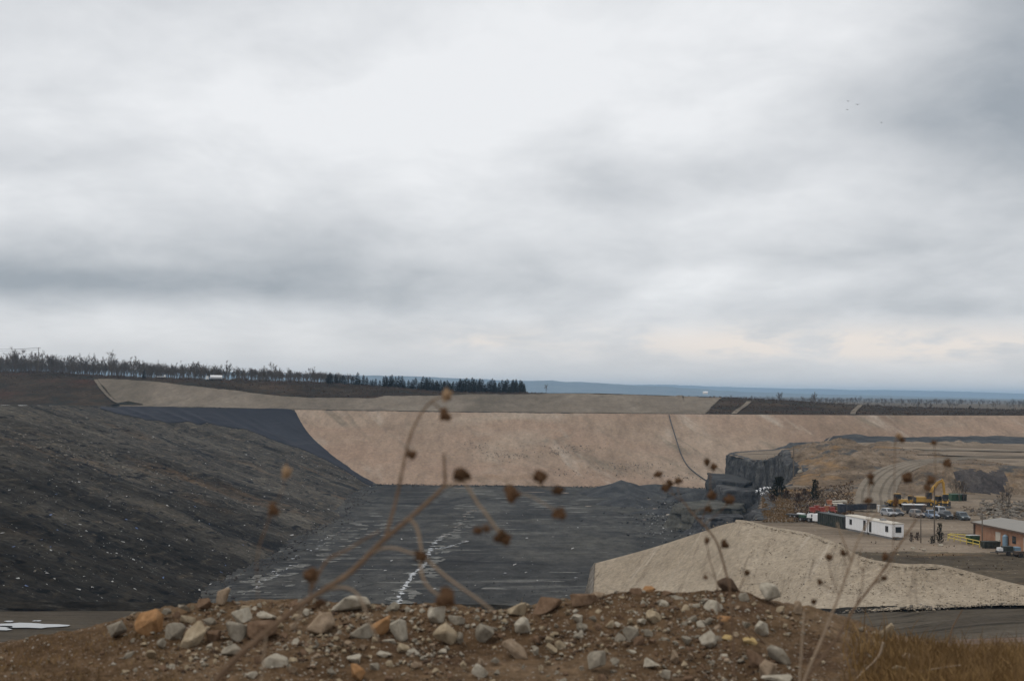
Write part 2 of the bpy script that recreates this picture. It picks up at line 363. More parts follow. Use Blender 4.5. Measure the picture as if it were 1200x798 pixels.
M['seed_pale'] = paint('pale_seed_head', (.21, .135, .078), .9, 0, .3, 120.0, dirt=(.40, .28, .18), dirt_amt=.8)
M['seed_dark'] = paint('dark_seed_head', (.045, .025, .014), .9, 0, .3, 120.0, dirt=(.14, .08, .04), dirt_amt=.8)
M['white'] = paint('white_panel', (.84, .84, .84), .5, 0, .10, .8, dirt=(.46, .41, .34), dirt_amt=.45)
M['white_flat'] = paint('white_metal', (.72, .72, .71), .45, 0, .08, 1.5)
M['glass'] = paint('dark_glass', (.025, .03, .035), .08, 0, .1, 1.0, .6, dirt_amt=.1)
M['black'] = paint('black_rubber', (.02, .02, .021), .8, 0, .2, 3.0)
M['steel'] = paint('grey_steel', (.28, .28, .28), .5, .4, .2, 2.0)
M['dark_steel'] = paint('dark_steel', (.05, .05, .052), .6, .2, .2, 2.0)
M['yellow'] = paint('machine_yellow', (.42, .235, .03), .5, 0, .15, 1.5)
M['yellow_rail'] = paint('rail_yellow', (.60, .46, .08), .5, 0, .15, 1.5)
M['green'] = paint('dark_green', (.02, .07, .035), .5, 0, .2, 1.5)
M['black_green'] = paint('black_green', (.018, .026, .022), .55, 0, .2, 1.0)
M['red'] = paint('implement_red', (.28, .055, .04), .5, 0, .2, 2.0)
M['orange_red'] = paint('faded_orange', (.33, .14, .07), .5, 0, .2, 2.0)
M['navy'] = paint('navy_bin', (.025, .035, .055), .5, 0, .2, 1.5)
M['blue'] = paint('pale_blue', (.18, .28, .36), .5, 0, .15, 2.0)
M['wood'] = paint('weathered_pole', (.14, .115, .09), .9, 0, .25, 1.0)
M['brick'] = ground('brick_wall', [(.30, .165, .10), (.35, .195, .125), (.40, .235, .155)], .8, (1, 1, 1), 0, 8.0, .2, .2, .05, .9)
M['roof'] = paint('grey_roof', (.24, .225, .20), .7, 0, .2, .5)
M['trim'] = paint('brown_trim', (.10, .07, .05), .7, 0, .2, 1.0)
M['cream'] = paint('cream_door', (.55, .50, .42), .6, 0, .1, 1.0)
M['pipe'] = paint('black_pipe', (.02, .02, .022), .6, 0, .1, 1.0)
M['litter'] = paint('litter_white', (.40, .40, .39), .6, 0, .3, .4)
M['litter_blue'] = paint('litter_blue', (.06, .10, .22), .6, 0, .3, .4)
M['rubble'] = ground('rubble_stone', [(.10, .085, .07), (.165, .145, .12), (.25, .22, .19)], .4, (1, 1, 1), 0, 2.0, .3, .3, .2, .95)
M['bird'] = paint('bird_feather', (.03, .03, .032), .8)
for nm, c in dict(silver=(.42, .43, .45), tanmet=(.26, .23, .205), bluegrey=(.19, .24, .32), charcoal=(.05, .055, .06), slate=(.10, .12, .13), maroon=(.16, .03, .03)).items():
    M['car_'+nm] = paint('car_paint_'+nm, c, .3, .2, .05, 1.0, .5, dirt_amt=.25)

# ------------------------------------------------------------------ THE SETTING
FZ = -50.0; YZ = -27.7
yb_x = [-200, 0, 125, 345, 520, 700, 840, 1000, 1200, 1500]; yb_y = [472.5, 474.5, 476, 480, 482.5, 484.3, 485.5, 486.5, 487, 489]
yt_x = [-400, -50, 0, 60, 115, 160, 200, 240, 300, 400, 460, 520, 620, 700, 840, 900, 960, 1050, 1200, 1500]
yt_y = [433, 435.5, 436.5, 437, 440.5, 443, 444.5, 445.5, 447, 450, 454, 459.5, 461, 461, 466, 469, 473, 478, 482, 486]
ybench = lambda x: np.interp(x, yb_x, yb_y)
ytop = lambda x: np.interp(x, yt_x, yt_y)

# pit floor
xs = np.linspace(-140, 200, 240); ys = np.linspace(240, 790, 300); X, Y = np.meshgrid(xs, ys)
Z = FZ + .35*fbm(X/40, Y/25, 4, 3) + .12*fbm(X/14, Y/2.5, 3, 5)
foot = np.clip(1-(X+78)/26, 0, 1)*np.clip((X+84)/10, 0, 1)+np.clip(1-np.abs(Y-735)/9, 0, 1)*.6     # crumbled toe of the slopes
Z = Z + foot*1.3*np.abs(fbm(X/6, Y/11, 4, 6))
rough_w = np.clip(1-((X-62)/42)**2-((Y-540)/110)**2, 0, 1)           # churned ground below the ledges
Z = Z + rough_w*(1.5*np.abs(fbm(X/9, Y/12, 4, 8)))
sheet('pit_floor', np.stack([X, Y, Z], -1), M['floor'])

# left hillside of covered waste
LY = [150, 230, 400, 530, 680, 780, 850, 920]
LXT = [-190, -192, -193, -193, -196, -162, -131, -105]; LZT = [-8, -8, -8, -7.8, -9.6, -11, -12.8, -13.4]
def leftz(X, Y, noise=True):
    xb = -70+5*vnoise(Y/60, Y*0, 2)*(Y < 720); xt = np.interp(Y, LY, LXT); zt = np.interp(Y, LY, LZT)
    t = (xb-X)/(xb-xt)
    tt = np.clip(t, 0, 1)
    z = FZ+(zt-FZ)*np.where(t < 0, t*.6, np.where(t > 1, 1-(t-1)*.12, tt))
    if noise:
        w = np.clip(t*4+.3, 0, 1)*np.clip((1.02-t)*6, 0, 1)*np.clip((860-Y)/220, .12, 1)
        z = z+w*(1.1*fbm(X/26, Y/90, 3, 11)+1.5*fbm((X*.34+Y*.94)/9, (X*.94-Y*.34)/45, 3, 12)+.45*fbm(X/3, Y/6, 2, 13))
    return z
ys = np.concatenate([np.linspace(170, 400, 170), np.linspace(401.5, 900, 330)]); s = np.linspace(0, 1, 340)
Y, S = np.meshgrid(ys, s, indexing='ij')
xl = np.interp(Y, LY, LXT)-60; X = -48+(xl+48)*S
sheet('waste_hillside', np.stack([X, Y, leftz(X, Y)], -1), M['waste'], flip=True)

def hit(px, py, zf, d0, d1, n=900):
    """where the line of sight through a pixel meets a height function"""
    d = ray(px, py); D = np.linspace(d0, d1, n); p = d[None]*(D/d[1])[:, None]
    below = p[:, 2] < zf(p[:, 0], p[:, 1])
    i = np.argmax(below)
    return p[i] if below.any() else p[-1]
# black liner left bare at the far end of the hillside
lin_x = [118, 150, 190, 230, 265, 300, 340, 375, 405, 428, 446, 458]
lin_lo = [479, 488, 494, 497, 501, 508, 523, 536, 552, 566, 576, 582]
hiy = lambda x: max(ybench(x)+.4, 480+(x-345)*92/105.) if x > 345 else ybench(x)+.6
lowf = lambda X, Y: leftz(X, Y, True)
rows = [[], []]
for x, lo in zip(lin_x, lin_lo):
    up = hiy(x); lo = max(lo, up+1.0)
    a = hit(x, up, lowf, 480, 900); b = hit(x, lo, lowf, 480, 900)
    rows[0].append(a); rows[1].append(b)
G = interp_cols(interp_rows(rows, 150), 40)
G[0, :, 0] -= 0; edge = np.linspace(0, 1, 40)[:, None]
G[:, :, 1] += edge**6*4*fbm(np.linspace(0, 30, 150), np.zeros(150), 3, 5)[None]
G[:, :, 2] = leftz(G[:, :, 0], G[:, :, 1])+.3-1.0*(edge > .985)
sheet('liner', G, M['liner'])

# far slope under its gravel blanket
pxs = np.concatenate([np.linspace(322, 900, 220), np.linspace(905, 1600, 80)])
FAR0 = 737.0
bot = np.stack([P(x, 571.5+.010*(x-600), FAR0) for x in pxs]); bot[:, 2] = FZ-1.2
bot = bot*1.0
top = np.stack([P(x, ybench(x), 850) for x in pxs])
T = np.linspace(0, 1, 70)[:, None, None]
G = bot[None]*(1-T)+top[None]*T
w = np.sin(np.clip(T[..., 0], 0, 1)*math.pi)
G[:, :, 2] += np.clip(1-4*T[..., 0], 0, 1)*(1.3*fbm(G[:, :, 0]/16, G[:, :, 1]/16, 4, 23)+.5)
G[:, :, 2] += w*.5*fbm((G[:, :, 0]-G[:, :, 1]*.5)/6, G[:, :, 1]/60, 3, 24)
G[:, :, 2] += w*(2.0*fbm(G[:, :, 0]/60, G[:, :, 1]/40, 3, 21)+.25*fbm(G[:, :, 0]/9, G[:, :, 1]/9, 3, 22)) - 1.6*w
sheet('gravel_slope', G, M['far_tan'], flip=False)
def farz(X, Y):
    a = (Y-FAR0)/(850-FAR0); return FZ-1.2+a*(-12.6+FZ*-1+1.2)-1.6*np.sin(np.clip(a, 0, 1)*math.pi)+.1

# upper benches: rows by distance
ux = np.concatenate([np.linspace(-420, 900, 330), np.linspace(905, 1700, 90)])
rowsD = [850, 862, 880, 905, 930, 945, 975, 1040, 1150, 1400]
Zb = np.array([P(x, ybench(x), 850)[2] for x in ux]); Zt = np.array([P(x, ytop(x), 945)[2] for x in ux])
def upper_z(px, D):
    zb = np.interp(px, ux, Zb); zt = np.interp(px, ux, Zt)
    k = np.interp(D, [850, 862, 880, 905, 930, 945, 975, 1040, 1150, 1400], [0, .02, .2, .52, .85, 1, 1.0, 1.0, .9, 0])
    far = np.interp(D, [1040, 1400, 2000], [0, 1, 1])
    z = zb+(zt-zb)*k
    return z*(1-far)+far*np.minimum(-16, z)
Dg = np.concatenate([np.linspace(850, 950, 60), np.linspace(956, 1100, 30), np.linspace(1120, 1400, 10)])
PXg, DD = np.meshgrid(ux, Dg)
Xg = (PXg-600)/F*DD*1.0006
ZZ = upper_z(PXg, DD)
nz = np.clip((DD-862)/25, 0, 1)
ZZ = ZZ+nz*(.5*fbm(Xg/22, DD/12, 3, 31)+.3*fbm(Xg/5, DD/5, 2, 32))*np.where(PXg < 640, 1, .4)
sheet('scrub_terrace', np.stack([Xg, DD, ZZ], -1), M['scrubland'])
def upper_at(px, py):
    D = np.linspace(851, 1000, 500); d = ray(px, py); zz = d[2]*(D/d[1])
    b = zz < upper_z(px, D); i = int(np.argmax(b)) if b.any() else 499
    return D[i]
# gravel blanket on the upper bench
tx = [116, 118, 150, 180, 220, 260, 300, 345, 400, 440, 450, 480, 520, 560, 620, 700, 780, 840, 846]
th = [445, 444.8, 446, 447.5, 451.5, 456.5, 461.5, 466, 467, 467.5, 465.5, 465, 464, 462.8, 462.2, 462.2, 464.5, 466.6, 467]
cols_ = np.linspace(116, 846, 300); G = np.zeros((30, 300, 3))
for j, x in enumerate(cols_):
    hi = max(np.interp(x, tx, th), ytop(x)+.7); lo = ybench(x)-.5
    if x < 142: lo = min(lo, 445+(x-115)*30/27.+1.6*float(fbm(x/3., 0., 3, 9)))
    if x > 826: hi = max(hi, 466.5+0*(x)); lo = min(lo, 486-(x-826)*19.5/20.+1.8*float(fbm(x/3., 2., 3, 9)))
    lo = max(lo, hi+.3)
    d0 = upper_at(x, hi+.3*vnoise(x/6., 0., 4)+1.2*fbm(x/25., 0., 2, 6)); d1 = upper_at(x, lo)
    Dl = np.linspace(d1, d0, 30); G[:, j, 0] = (x-600)/F*Dl*1.0006; G[:, j, 1] = Dl
    G[:, j, 2] = upper_z(x, Dl)+.7
G[:, :, 2] += .15*fbm(G[:, :, 0]/12, G[:, :, 1]/8, 3, 41)
G[0, :, 2] -= .66; G[1, :, 2] -= .2; G[-1, :, 2] -= .66
sheet('gravel_terrace', G, M['upper_tan'])

# plain and distant hills
a = np.linspace(-.60, .60, 160); d = np.geomspace(1080, 24500, 100); A_, D_ = np.meshgrid(a, d)
Zp = np.interp(D_, [1080, 1300, 2200, 4000, 16000], [-13.5, -12.2, -13.0, -19, -22])+.5*fbm(A_*D_/300, D_/300, 3, 51)
sheet('plain', np.stack([A_*D_, D_, Zp], -1), M['plain'])
def ridge(name, D, xs, ys, amp, seed, depth=1500):
    px = np.linspace(-500, 1700, 400); yy = np.interp(px, xs, ys)
    top = np.array([P(x, y, D) for x, y in zip(px, yy)]); top[:, 2] += amp*fbm(px/60, px*0, 6, seed, .68)
    k = np.linspace(0, 1, 16)[:, None]
    G = np.zeros((32, 400, 3))
    for half, (sgn) in enumerate((-1, 1)):
        prof = np.sin(k*math.pi/2)**.8 if half == 0 else np.cos(k*math.pi/2)
        G[half*16:(half+1)*16, :, 0] = top[None, :, 0]; G[half*16:(half+1)*16, :, 1] = D+(k-1 if half == 0 else k)*depth
        G[half*16:(half+1)*16, :, 2] = -24+(top[None, :, 2]+24)*prof
    G[:, :, 2] += amp*.35*fbm(G[:, :, 0]/130, G[:, :, 1]/130, 4, seed+3)
    sheet(name, G, M['hill'])
ridge('hill', 12500, [-500, 0, 380, 620, 700, 760, 860, 960, 1200, 1700], [424, 428, 439, 446, 448.3, 452, 458, 462, 468, 474], 15, 61)
ridge('hill', 21500, [-500, 0, 380, 620, 800, 900, 1200, 1700], [440, 443, 446.5, 449, 451.8, 454.2, 461, 472], 20, 71, 2500)

# quarry platform on the right: yard, hillock, ramp and terrace
ramp_pts = np.array([PZ(1028, 600, YZ), PZ(1027, 588, YZ+.2), P(1027, 572, 385), P(1036, 558, 412), P(1056, 548, 438), P(1088, 543, 455), P(1140, 540.5, 470), P(1230, 541.5, 478), P(1420, 543, 480)])
ramp_pts[:, 2] = [YZ+.1, YZ+.2, -26.2, -24.2, -22.3, -21.0, -20.4, -20.1, -20]
rp = interp_rows([ramp_pts], 120)[0]
def rightz(X, Y):
    z = YZ+.25*fbm(X/18, Y/18, 3, 81)
    px = 600+F*X/Y
    hillw = np.exp(-((X-108)/23)**2-((Y-475)/55)**2)*8.0+np.exp(-((X-124)/22)**2-((Y-505)/40)**2)*5.5
    z = z+hillw*(1+.28*fbm(X/9, Y/9, 4, 82))+np.clip(hillw-.7, 0, 1.5)*.9*np.abs(fbm(X/4, Y/6, 3, 83))
    ter = np.clip((Y-(392+3*fbm(X/10, Y/10, 2, 84)))/13, 0, 1)*np.clip((X-106-(Y-390)*.17)/9, 0, 1)
    ter = ter*ter*(3-2*ter)
    z = np.maximum(z, YZ+ter*7.6+.2*fbm(X/7, Y/7, 3, 85))
    back = np.clip((Y-600)/60, 0, 1); z = z*(1-back)+back*np.minimum(z, -24+.5*fbm(X/12, Y/9, 2, 89))
    # ridge of dumped spoil across the terrace
    z = z+2.4*np.exp(-((Y-(560+.1*(X-150)))/9)**2)*np.clip((X-135)/15, 0, 1)*np.clip((215-X)/30, 0, 1)*(.6+.6*np.abs(fbm(X/6, Y/6, 3, 86)))
    # far rim of dark spoil
    z = z+3.0*np.exp(-((Y-(742+.1*(X-180)))/16)**2)*np.clip((X-120)/40, 0, 1)*(.8+.5*fbm(X/15, Y/12, 3, 87))
    # dark bank facing the yard, right
    # ramp bed
    dx = X[..., None]-rp[:, 0]; dy = Y[..., None]-rp[:, 1]; q = dx*dx+dy*dy
    i = np.argmin(q, -1); dist = np.sqrt(np.min(q, -1)); wr = np.clip((11-dist)/5.5, 0, 1)
    z = z*(1-wr)+wr*(rp[i, 2]-.12)
    # shelf dips to the shrubs and grass above the near ledge
    return z
crest = [(697, 660, 348), (760, 643, 338), (820, 624, 322), (862, 612, 304), (905, 620, 285), (950, 628, 272), (985, 641, 258), (1015, 657, 240), (1060, 665, 229), (1110, 667, 225), (1200, 690, 205), (1330, 715, 190)]
cp = [P(*c) if i < 3 else PZ(c[0], c[1], YZ+.12) for i, c in enumerate(crest)]
cliff = [(215, 800), (172, 787), (128, 700), (102, 658), (98, 630), (101, 590), (98, 550), (99, 515), (95, 480), (92, 447), (82, 420), (71, 396), (64, 360), (58, 330), (54, 309)]
poly = [(c[0], c[1]) for c in cliff]+[(p[0], p[1]+.4) for p in cp[3:]]+[(420, 190), (420, 800)]
def inside(X, Y, poly):
    r = np.zeros(X.shape, bool); n = len(poly); j = n-1
    for i in range(n):
        xi, yi = poly[i]; xj, yj = poly[j]
        c = ((yi > Y) != (yj > Y)) & (X < (xj-xi)*(Y-yi)/(yj-yi+1e-12)+xi); r ^= c; j = i
    return r
xs = np.concatenate([np.linspace(44, 260, 230), np.linspace(262, 420, 60)]); ys = np.concatenate([np.linspace(186, 420, 240), np.linspace(421.2, 800, 290)])
X, Y = np.meshgrid(xs, ys); Zr = np.concatenate([rightz(X[k:k+40], Y[k:k+40]) for k in range(0, len(ys), 40)])
cx = .25*(X[:-1, :-1]+X[1:, :-1]+X[:-1, 1:]+X[1:, 1:]); cy = .25*(Y[:-1, :-1]+Y[1:, :-1]+Y[:-1, 1:]+Y[1:, 1:])
keep = inside(cx, cy, poly)
G = np.stack([X, Y, Zr], -1)
zc = .25*(Zr[:-1, :-1]+Zr[1:, :-1]+Zr[:-1, 1:]+Zr[1:, 1:])
hillm = ((cx < 150) & (cy > 405) & (cy < 575) & (zc > YZ+.9)) | ((cy > 380) & (cy < 408) & (zc > YZ+.6))
hillm |= (cy > 312+8*fbm(cx/6, cy/6, 2, 4)) & (cy < 405) & (cx < 82+(cy-330)*.16+fbm(cx/6, cy/6, 2, 5)*6)
darkm = (cy > 384) & (cy < 407) & (cx > 127+5*fbm(cy/7, cx/5, 3, 6)) & (cx < 142+5*fbm(cy/5, cx/5, 3, 16)) & (zc > YZ+.5+1.2*np.abs(fbm(cx/3, cy/3, 2, 8))) & (zc < -20.9+1.2*fbm(cx/3, cy/4, 3, 7))
bankm = (cy < 250+5*fbm(cx/9, cy/9, 3, 9)) & (cx > 56)
rimm = (cy > 715) & (cy < 775) & (zc > YZ+.2) & (cx > 110)
hillm &= ~darkm
sheet('yard_ground', G, M['yard'], keep=(keep & ~hillm & ~darkm & ~rimm & ~bankm).ravel())
sheet('yard_bank', G, M['yard_bank'], keep=(keep & bankm).ravel())
sheet('hillock', G, M['hillock'], keep=(keep & hillm).ravel())
sheet('rock_bank', G, M['dark_rock'], keep=(keep & darkm).ravel())
sheet('spoil_rim', G, M['heap'], keep=(keep & rimm).ravel())
def yard_at(px, py, d0=200, d1=780):
    p = hit(px, py, lambda a, b: rightz(np.asarray(a), np.asarray(b)), d0, d1, 500); return p
# ramp surface and its worn wheel tracks
def ribbon(name, pts, off, width, lift, m, n=160):
    c = interp_rows([pts], n)[0]; t = np.gradient(c, axis=0); nr = np.stack([-t[:, 1], t[:, 0], 0*t[:, 0]], -1); nr /= np.linalg.norm(nr, axis=1)[:, None]
    k = np.linspace(-.5, .5, 7)
    G = c[:, None]+nr[:, None]*(off+k[None, :, None]*width); G[:, :, 2] += lift
    G[:, :, :2] += .25*fbm(G[:, :, 0]/3, G[:, :, 1]/3, 2, 5)[..., None]*(np.abs(k[None, :, None]) > .45)
    return sheet(name, G, m, flip=True)
ribbon('ramp_road', ramp_pts, 0, 10.5, .06, M['ramp'])
for o in (-3.4, -1.2, 1.4, 3.5): ribbon('wheel_track', ramp_pts, o, .7, .1, M['rut'])

for ylist, w_, mm in (([527, 527.5, 528.5, 529], 14, 'ramp'), ([533, 534.5, 535.5, 536], 4.0, 'rut')):
    pts = np.array([yard_at(x, y) for x, y in zip((1075, 1120, 1170, 1260), ylist)]); pts = interp_rows([pts], 30)[0]; pts[:, 2] = rightz(pts[None, :, 0], pts[None, :, 1])[0]
    ribbon('dirt_track', pts, 0, w_, .25, M[mm], 90)
# cliff below the platform: columns of shale above a skirt of fallen rock
cl = np.array([(x, y, 0) for x, y in cliff]); nu = 420
c = interp_rows([cl], nu)[0]; t = np.gradient(c, axis=0); nr = np.stack([t[:, 1], -t[:, 0], 0*t[:, 0]], -1); nr /= np.linalg.norm(nr, axis=1)[:, None]
arc = np.cumsum(np.linalg.norm(t, axis=1))
zr = rightz(c[None, :, 0], c[None, :, 1])[0]
prof = [(-2.5, .05), (-.6, .25), (.2, -.4), (.6, -2), (.9, -4), (1.0, -6), (1.3, -8), (1.5, -10), (1.9, -12.5), (3.2, -14.5), (5, -17), (7.5, -19.5), (10, -22), (12, -23.6)]
pv = interp_cols(np.array([[(o, dz, 0)] for o, dz in prof]), 60)[:, 0]
G = np.zeros((60, nu, 3))
for i, (o, dz, _) in enumerate(pv):
    wall = 1.0 if -11 < dz < -.6 else .35
    colm = np.abs(vnoise(arc/3.1, np.full(nu, dz/18), 91))+.7*np.abs(vnoise(arc/1.3, np.full(nu, dz/7), 92))
    off = o+wall*(1.5*colm-.8)+(2.2*fbm(arc/5, np.full(nu, dz/4), 3, 93) if dz < -11 else .5*fbm(arc/2, np.full(nu, dz/1.5), 3, 94))+2.0*vnoise(arc/16, 0*arc, 95)
    G[i] = c+nr*off[:, None]*(1 if o > -2 else 1); G[i, :, 2] = zr+dz
sheet('quarry_cliff', G, M['rock_face'], flip=True, smooth=False)
def block(name, base, z0, z1, m, seed, jag=.7, m2=None, lean=0.0):
    """a stepped ledge of rock: footprint polygon with real thickness, broken sides"""
    b = np.array([(x, y, 0) for x, y in base]+[(base[0][0], base[0][1], 0)]); n = 140
    us = np.linspace(0, len(b)-1, n); i = np.clip(us.astype(int), 0, len(b)-2); f = (us-i)[:, None]; c = b[i]*(1-f)+b[i+1]*f
    ctr = b[:-1].mean(0); nrm = c-ctr; nrm /= np.linalg.norm(nrm, axis=1)[:, None]
    ar = np.cumsum(np.r_[0, np.linalg.norm(np.diff(c, axis=0), axis=1)]); nv = 26; G = np.zeros((nv+8, n, 3))
    for k in range(nv):
        h = k/(nv-1); o = jag*(np.abs(vnoise(ar/2.6, np.full(n, h*1.2), seed))*1.6-.5+.6*fbm(ar/1.1, np.full(n, h*6), 3, seed+1)+1.1*vnoise(np.floor(ar/4.5+seed)*3.7, np.full(n, np.floor(h*4.2)*2.3), seed+7)+.5*vnoise(ar/9, np.full(n, h*5.), seed+8))+(1-h)**2.2*4+lean*(1-h)
        G[k] = c+nrm*o[:, None]; G[k, :, 2] = z0+(z1-z0)*h+.3*fbm(ar/3, 0*ar, 2, seed+2)
    for k in range(8):
        q = (k+1)/8.; G[nv+k] = G[nv-1]*(1-q)+q*np.r_[ctr[:2], z1+.2]; G[nv+k, :, 2] = z1+.3*fbm(G[nv+k, :, 0]/3, G[nv+k, :, 1]/3, 3, seed+4)*(1-q*.5)+(1-q)*0
    G[:, -1] = G[:, 0]
    return sheet(name, G, m, flip=False, smooth=False)
block('rock_ledge', [(82, 541), (97, 536), (112, 525), (116, 570), (104, 612), (88, 606)], -51, -37.2, M['rock_face'], 101, 1.1)
block('rock_ledge', [(60, 524), (67, 508), (84, 515), (90, 540), (80, 552), (66, 540)], -51.5, -41.6, M['pale_rock'], 111, .9, lean=1.5)
block('rock_ledge', [(84, 585), (93, 560), (99, 575), (98, 622), (88, 628)], -51, -35.5, M['heap'], 141, 1.2, lean=2)
block('rock_ledge', [(66, 500), (70, 492), (82, 497), (84, 512), (72, 511)], -51.5, -43.5, M['rock_face'], 121, .8, lean=3)
# heaps of black shale on the floor
def heap(name, x, y, r, h, m, seed, sx=1.0, sy=1.0, z0=FZ):
    th = np.linspace(0, 2*math.pi, 60); rr = np.linspace(1.05, 0, 26)
    Rr, T_ = np.meshgrid(rr, th, indexing='ij'); wob = 1+.32*fbm(np.cos(T_)*1.5+seed, np.sin(T_)*1.5, 3, seed)
    X = x+Rr*np.cos(T_)*r*sx*wob; Y = y+Rr*np.sin(T_)*r*sy*wob
    Z = z0+h*np.clip(1-Rr, 0, 1)**.92+.13*h*fbm(X/(r*.3), Y/(r*.3), 4, seed+2)*np.clip(Rr*3, .3, 1)-.3
    G = np.stack([X, Y, Z], -1); G[:, -1] = G[:, 0]
    return sheet(name, G, m, smooth=True)
heap('shale_heap', *P(728, 560, 690)[:2], 15, 7.4, M['heap'], 131, 1.35, 1.5)
heap('shale_heap', *P(737, 588, 632)[:2], 15, 5.2, M['heap'], 132, .9, 1.6)
heap('shale_heap', *P(768, 570, 712)[:2], 17, 4.2, M['heap'], 133, 2.2, .7)
heap('shale_heap', *P(815, 585, 655)[:2], 14, 4.8, M['heap'], 134, 1.3, 1.0)
heap('shale_heap', *P(775, 600, 585)[:2], 10, 2.6, M['heap'], 135, 1.6, .8)
# small spoil pile on the left hillside
# near gravel blanket
top = [P(*c) if i < 3 else PZ(c[0], c[1], YZ+.12) for i, c in enumerate(crest)]
bt = [(692, 740, 288), (755, 738, 268), (815, 735, 254), (858, 731, 243), (900, 726, 235), (945, 720.5, 213), (985, 718, 208), (1015, 716, 205), (1060, 713.5, 201), (1110, 711.5, 198), (1200, 709, 194.5), (1330, 718, 186)]
bot = [P(*q) for q in bt]
us = np.concatenate([np.linspace(0, 3, 110), np.linspace(3.03, 11, 260)])
a = interp_rows([top], 0, us)[0]; b = interp_rows([bot], 0, us)[0]; bank_a, bank_b, bank_top, bank_bot = a, b, top, bot
k = np.linspace(0, 1, 120)[:, None, None]; G = a[None]*(1-k)+b[None]*k
w = np.clip(k[..., 0]*8, 0, 1)*np.clip((1-k[..., 0])*9, .06, 1)
G[:, :, 2] += w*(.5*fbm(G[:, :, 0]/12, G[:, :, 1]/12, 3, 141)+.14*fbm(G[:, :, 0]/1.3, G[:, :, 1]/1.3, 3, 142)+.17*fbm((-G[:, :, 0]*.96+G[:, :, 1]*.27)/1.1, (G[:, :, 0]*.27+G[:, :, 1]*.96)/22, 2, 143))
sag = np.clip((us-3)/2, 0, 1)*np.clip((10.5-us)/2, 0, 1)
G[:, :, 2] -= sag[None]*np.sin(k[..., 0]*math.pi)*.8
lip = np.concatenate([[G[0]+np.array([.6, 7, -.8])], [G[0]+np.array([.3, 3.0, .30])], G]);
lip[0, :110, 2] -= 6; lip[1, :110, 2] -= .6
edge = G[:, 0].copy()
sheet('gravel_bank', lip, M['near_tan'], flip=True)
# broken outer lip of that bank, facing the pit floor
E = np.zeros((14, len(edge), 3)); ar = np.arange(len(edge))/3.
for i in range(14):
    q = i/13.; E[i] = edge; E[i, :, 0] -= (.6+1.5*q+1.6*np.abs(fbm(ar/3, np.full(len(ar), q*3), 3, 151)))*min(1, q*5); E[i, :, 2] -= q*11; E[i, :, 2] += .25*(1 if i else 1.2)
sheet('bank_edge', E, M['rubble'], smooth=False)
# haul road across the near side, its shoulder and the hidden drop below it
rx = [-400, -150, 0, 200, 500, 800, 960, 1050, 1100, 1200, 1350, 1600]
rz_ = [-34, -34, -34, -34, -33.6, -32.8, -32, -30.8, -30, -29, -28.3, -28]
rf = [716, 716, 716, 716, 718, 719, 719.5, 716, 714.5, 713, 713.5, 715]; rn = [752, 752, 752, 752, 752, 752, 752, 752, 750, 746, 745, 745]
fe = np.array([PZ(x, y, z) for x, y, z in zip(rx, rf, rz_)]); ne = np.array([PZ(x, y, z) for x, y, z in zip(rx, rn, rz_)])
rowsR = []
dirn = np.array([0, 1.0, 0])
drop = [fe+np.array([0, 44, 0]), fe+np.array([0, 7, 0]), fe+np.array([0, 4.2, 0]), fe+np.array([0, 2.6, 0]), fe+np.array([0, 1.4, 0]), fe]
drop[0][:, 2] = -51; drop[1][:, 2] -= 2.5
shoulder = [0, 0, .55, .95, .35, 0]
left = np.clip((np.array(rx) < 650).astype(float), 0, 1)
for d_, h_ in zip(drop, shoulder): d_[:, 2] += h_*(.35+.65*left)
drop[1][:, 2] = np.where(left > 0, drop[1][:, 2], fe[:, 2]-3); 
G = interp_rows(drop, 400); G[1:-1, :, 2] += .2*fbm(G[1:-1, :, 0]/3, G[1:-1, :, 1]/2, 3, 161)
sheet('road_shoulder', G, M['waste'], flip=True)
Gr = interp_cols(interp_rows([fe, ne], 500), 50); Gr[:, :, 2] += .10*fbm(Gr[:, :, 0]/30, Gr[:, :, 1]/2.2, 3, 162)*np.sin(np.linspace(0, math.pi, 50))[:, None]
sheet('haul_road', Gr, M['road'], flip=True)
# ground falling from the mound to the road
kk = np.linspace(0, 1, 60)
Gb = np.zeros((60, 500, 3)); ne5 = interp_rows([ne], 500)[0]
for i, q in enumerate(kk):
    Gb[i] = ne5*(1-q)+q*np.stack([ne5[:, 0]*.06, np.full(500, 7.4), np.full(500, -2.6)], -1)
    Gb[i, :, 2] -= 2.6*math.sin(math.pi*q)
Gb[1:, :, 2] += np.sin(np.linspace(0, math.pi, 59))[:, None]*.5*fbm(Gb[1:, :, 0]/6, Gb[1:, :, 1]/6, 3, 171)
sheet('bank', Gb, M['bank'], flip=True)

M['silt'] = ground('pale_silt', [(.10, .098, .09), (.145, .142, .13), (.19, .186, .172)], .4, (1, 1, 1), 0, 2.0, .4, 0, .3, .9, mid=(1.2, .4))
# puddles: sheets of standing water
def blob_water(mb, c, rx_, ry_, seed, z=None):
    n = 22; V = []
    for k in range(n):
        t = 2*math.pi*k/n; r = 1+.8*float(fbm(np.array(math.cos(t)*1.6+seed), np.array(math.sin(t)*1.6), 4, int(seed) % 50))
        V.append((c[0]+math.cos(t)*rx_*r, c[1]+math.sin(t)*ry_*r, c[2] if z is None else z))
    mb.add(V, [tuple(range(n))])
mb = MB()
for (x, y, w_, h_) in [(22, 732.5, 46, 3.4), (-18, 735, 40, 3), (10, 727.5, 5, .8), (43, 727, 5, .6)]:
    p = PZ(x, y, -33.86); q = p[1]/F; blob_water(mb, p, w_*q*.9, h_*q*p[1]/33.9*.9, x+99, p[2])
tag(mb.build('puddle', M['water']), kind='structure')
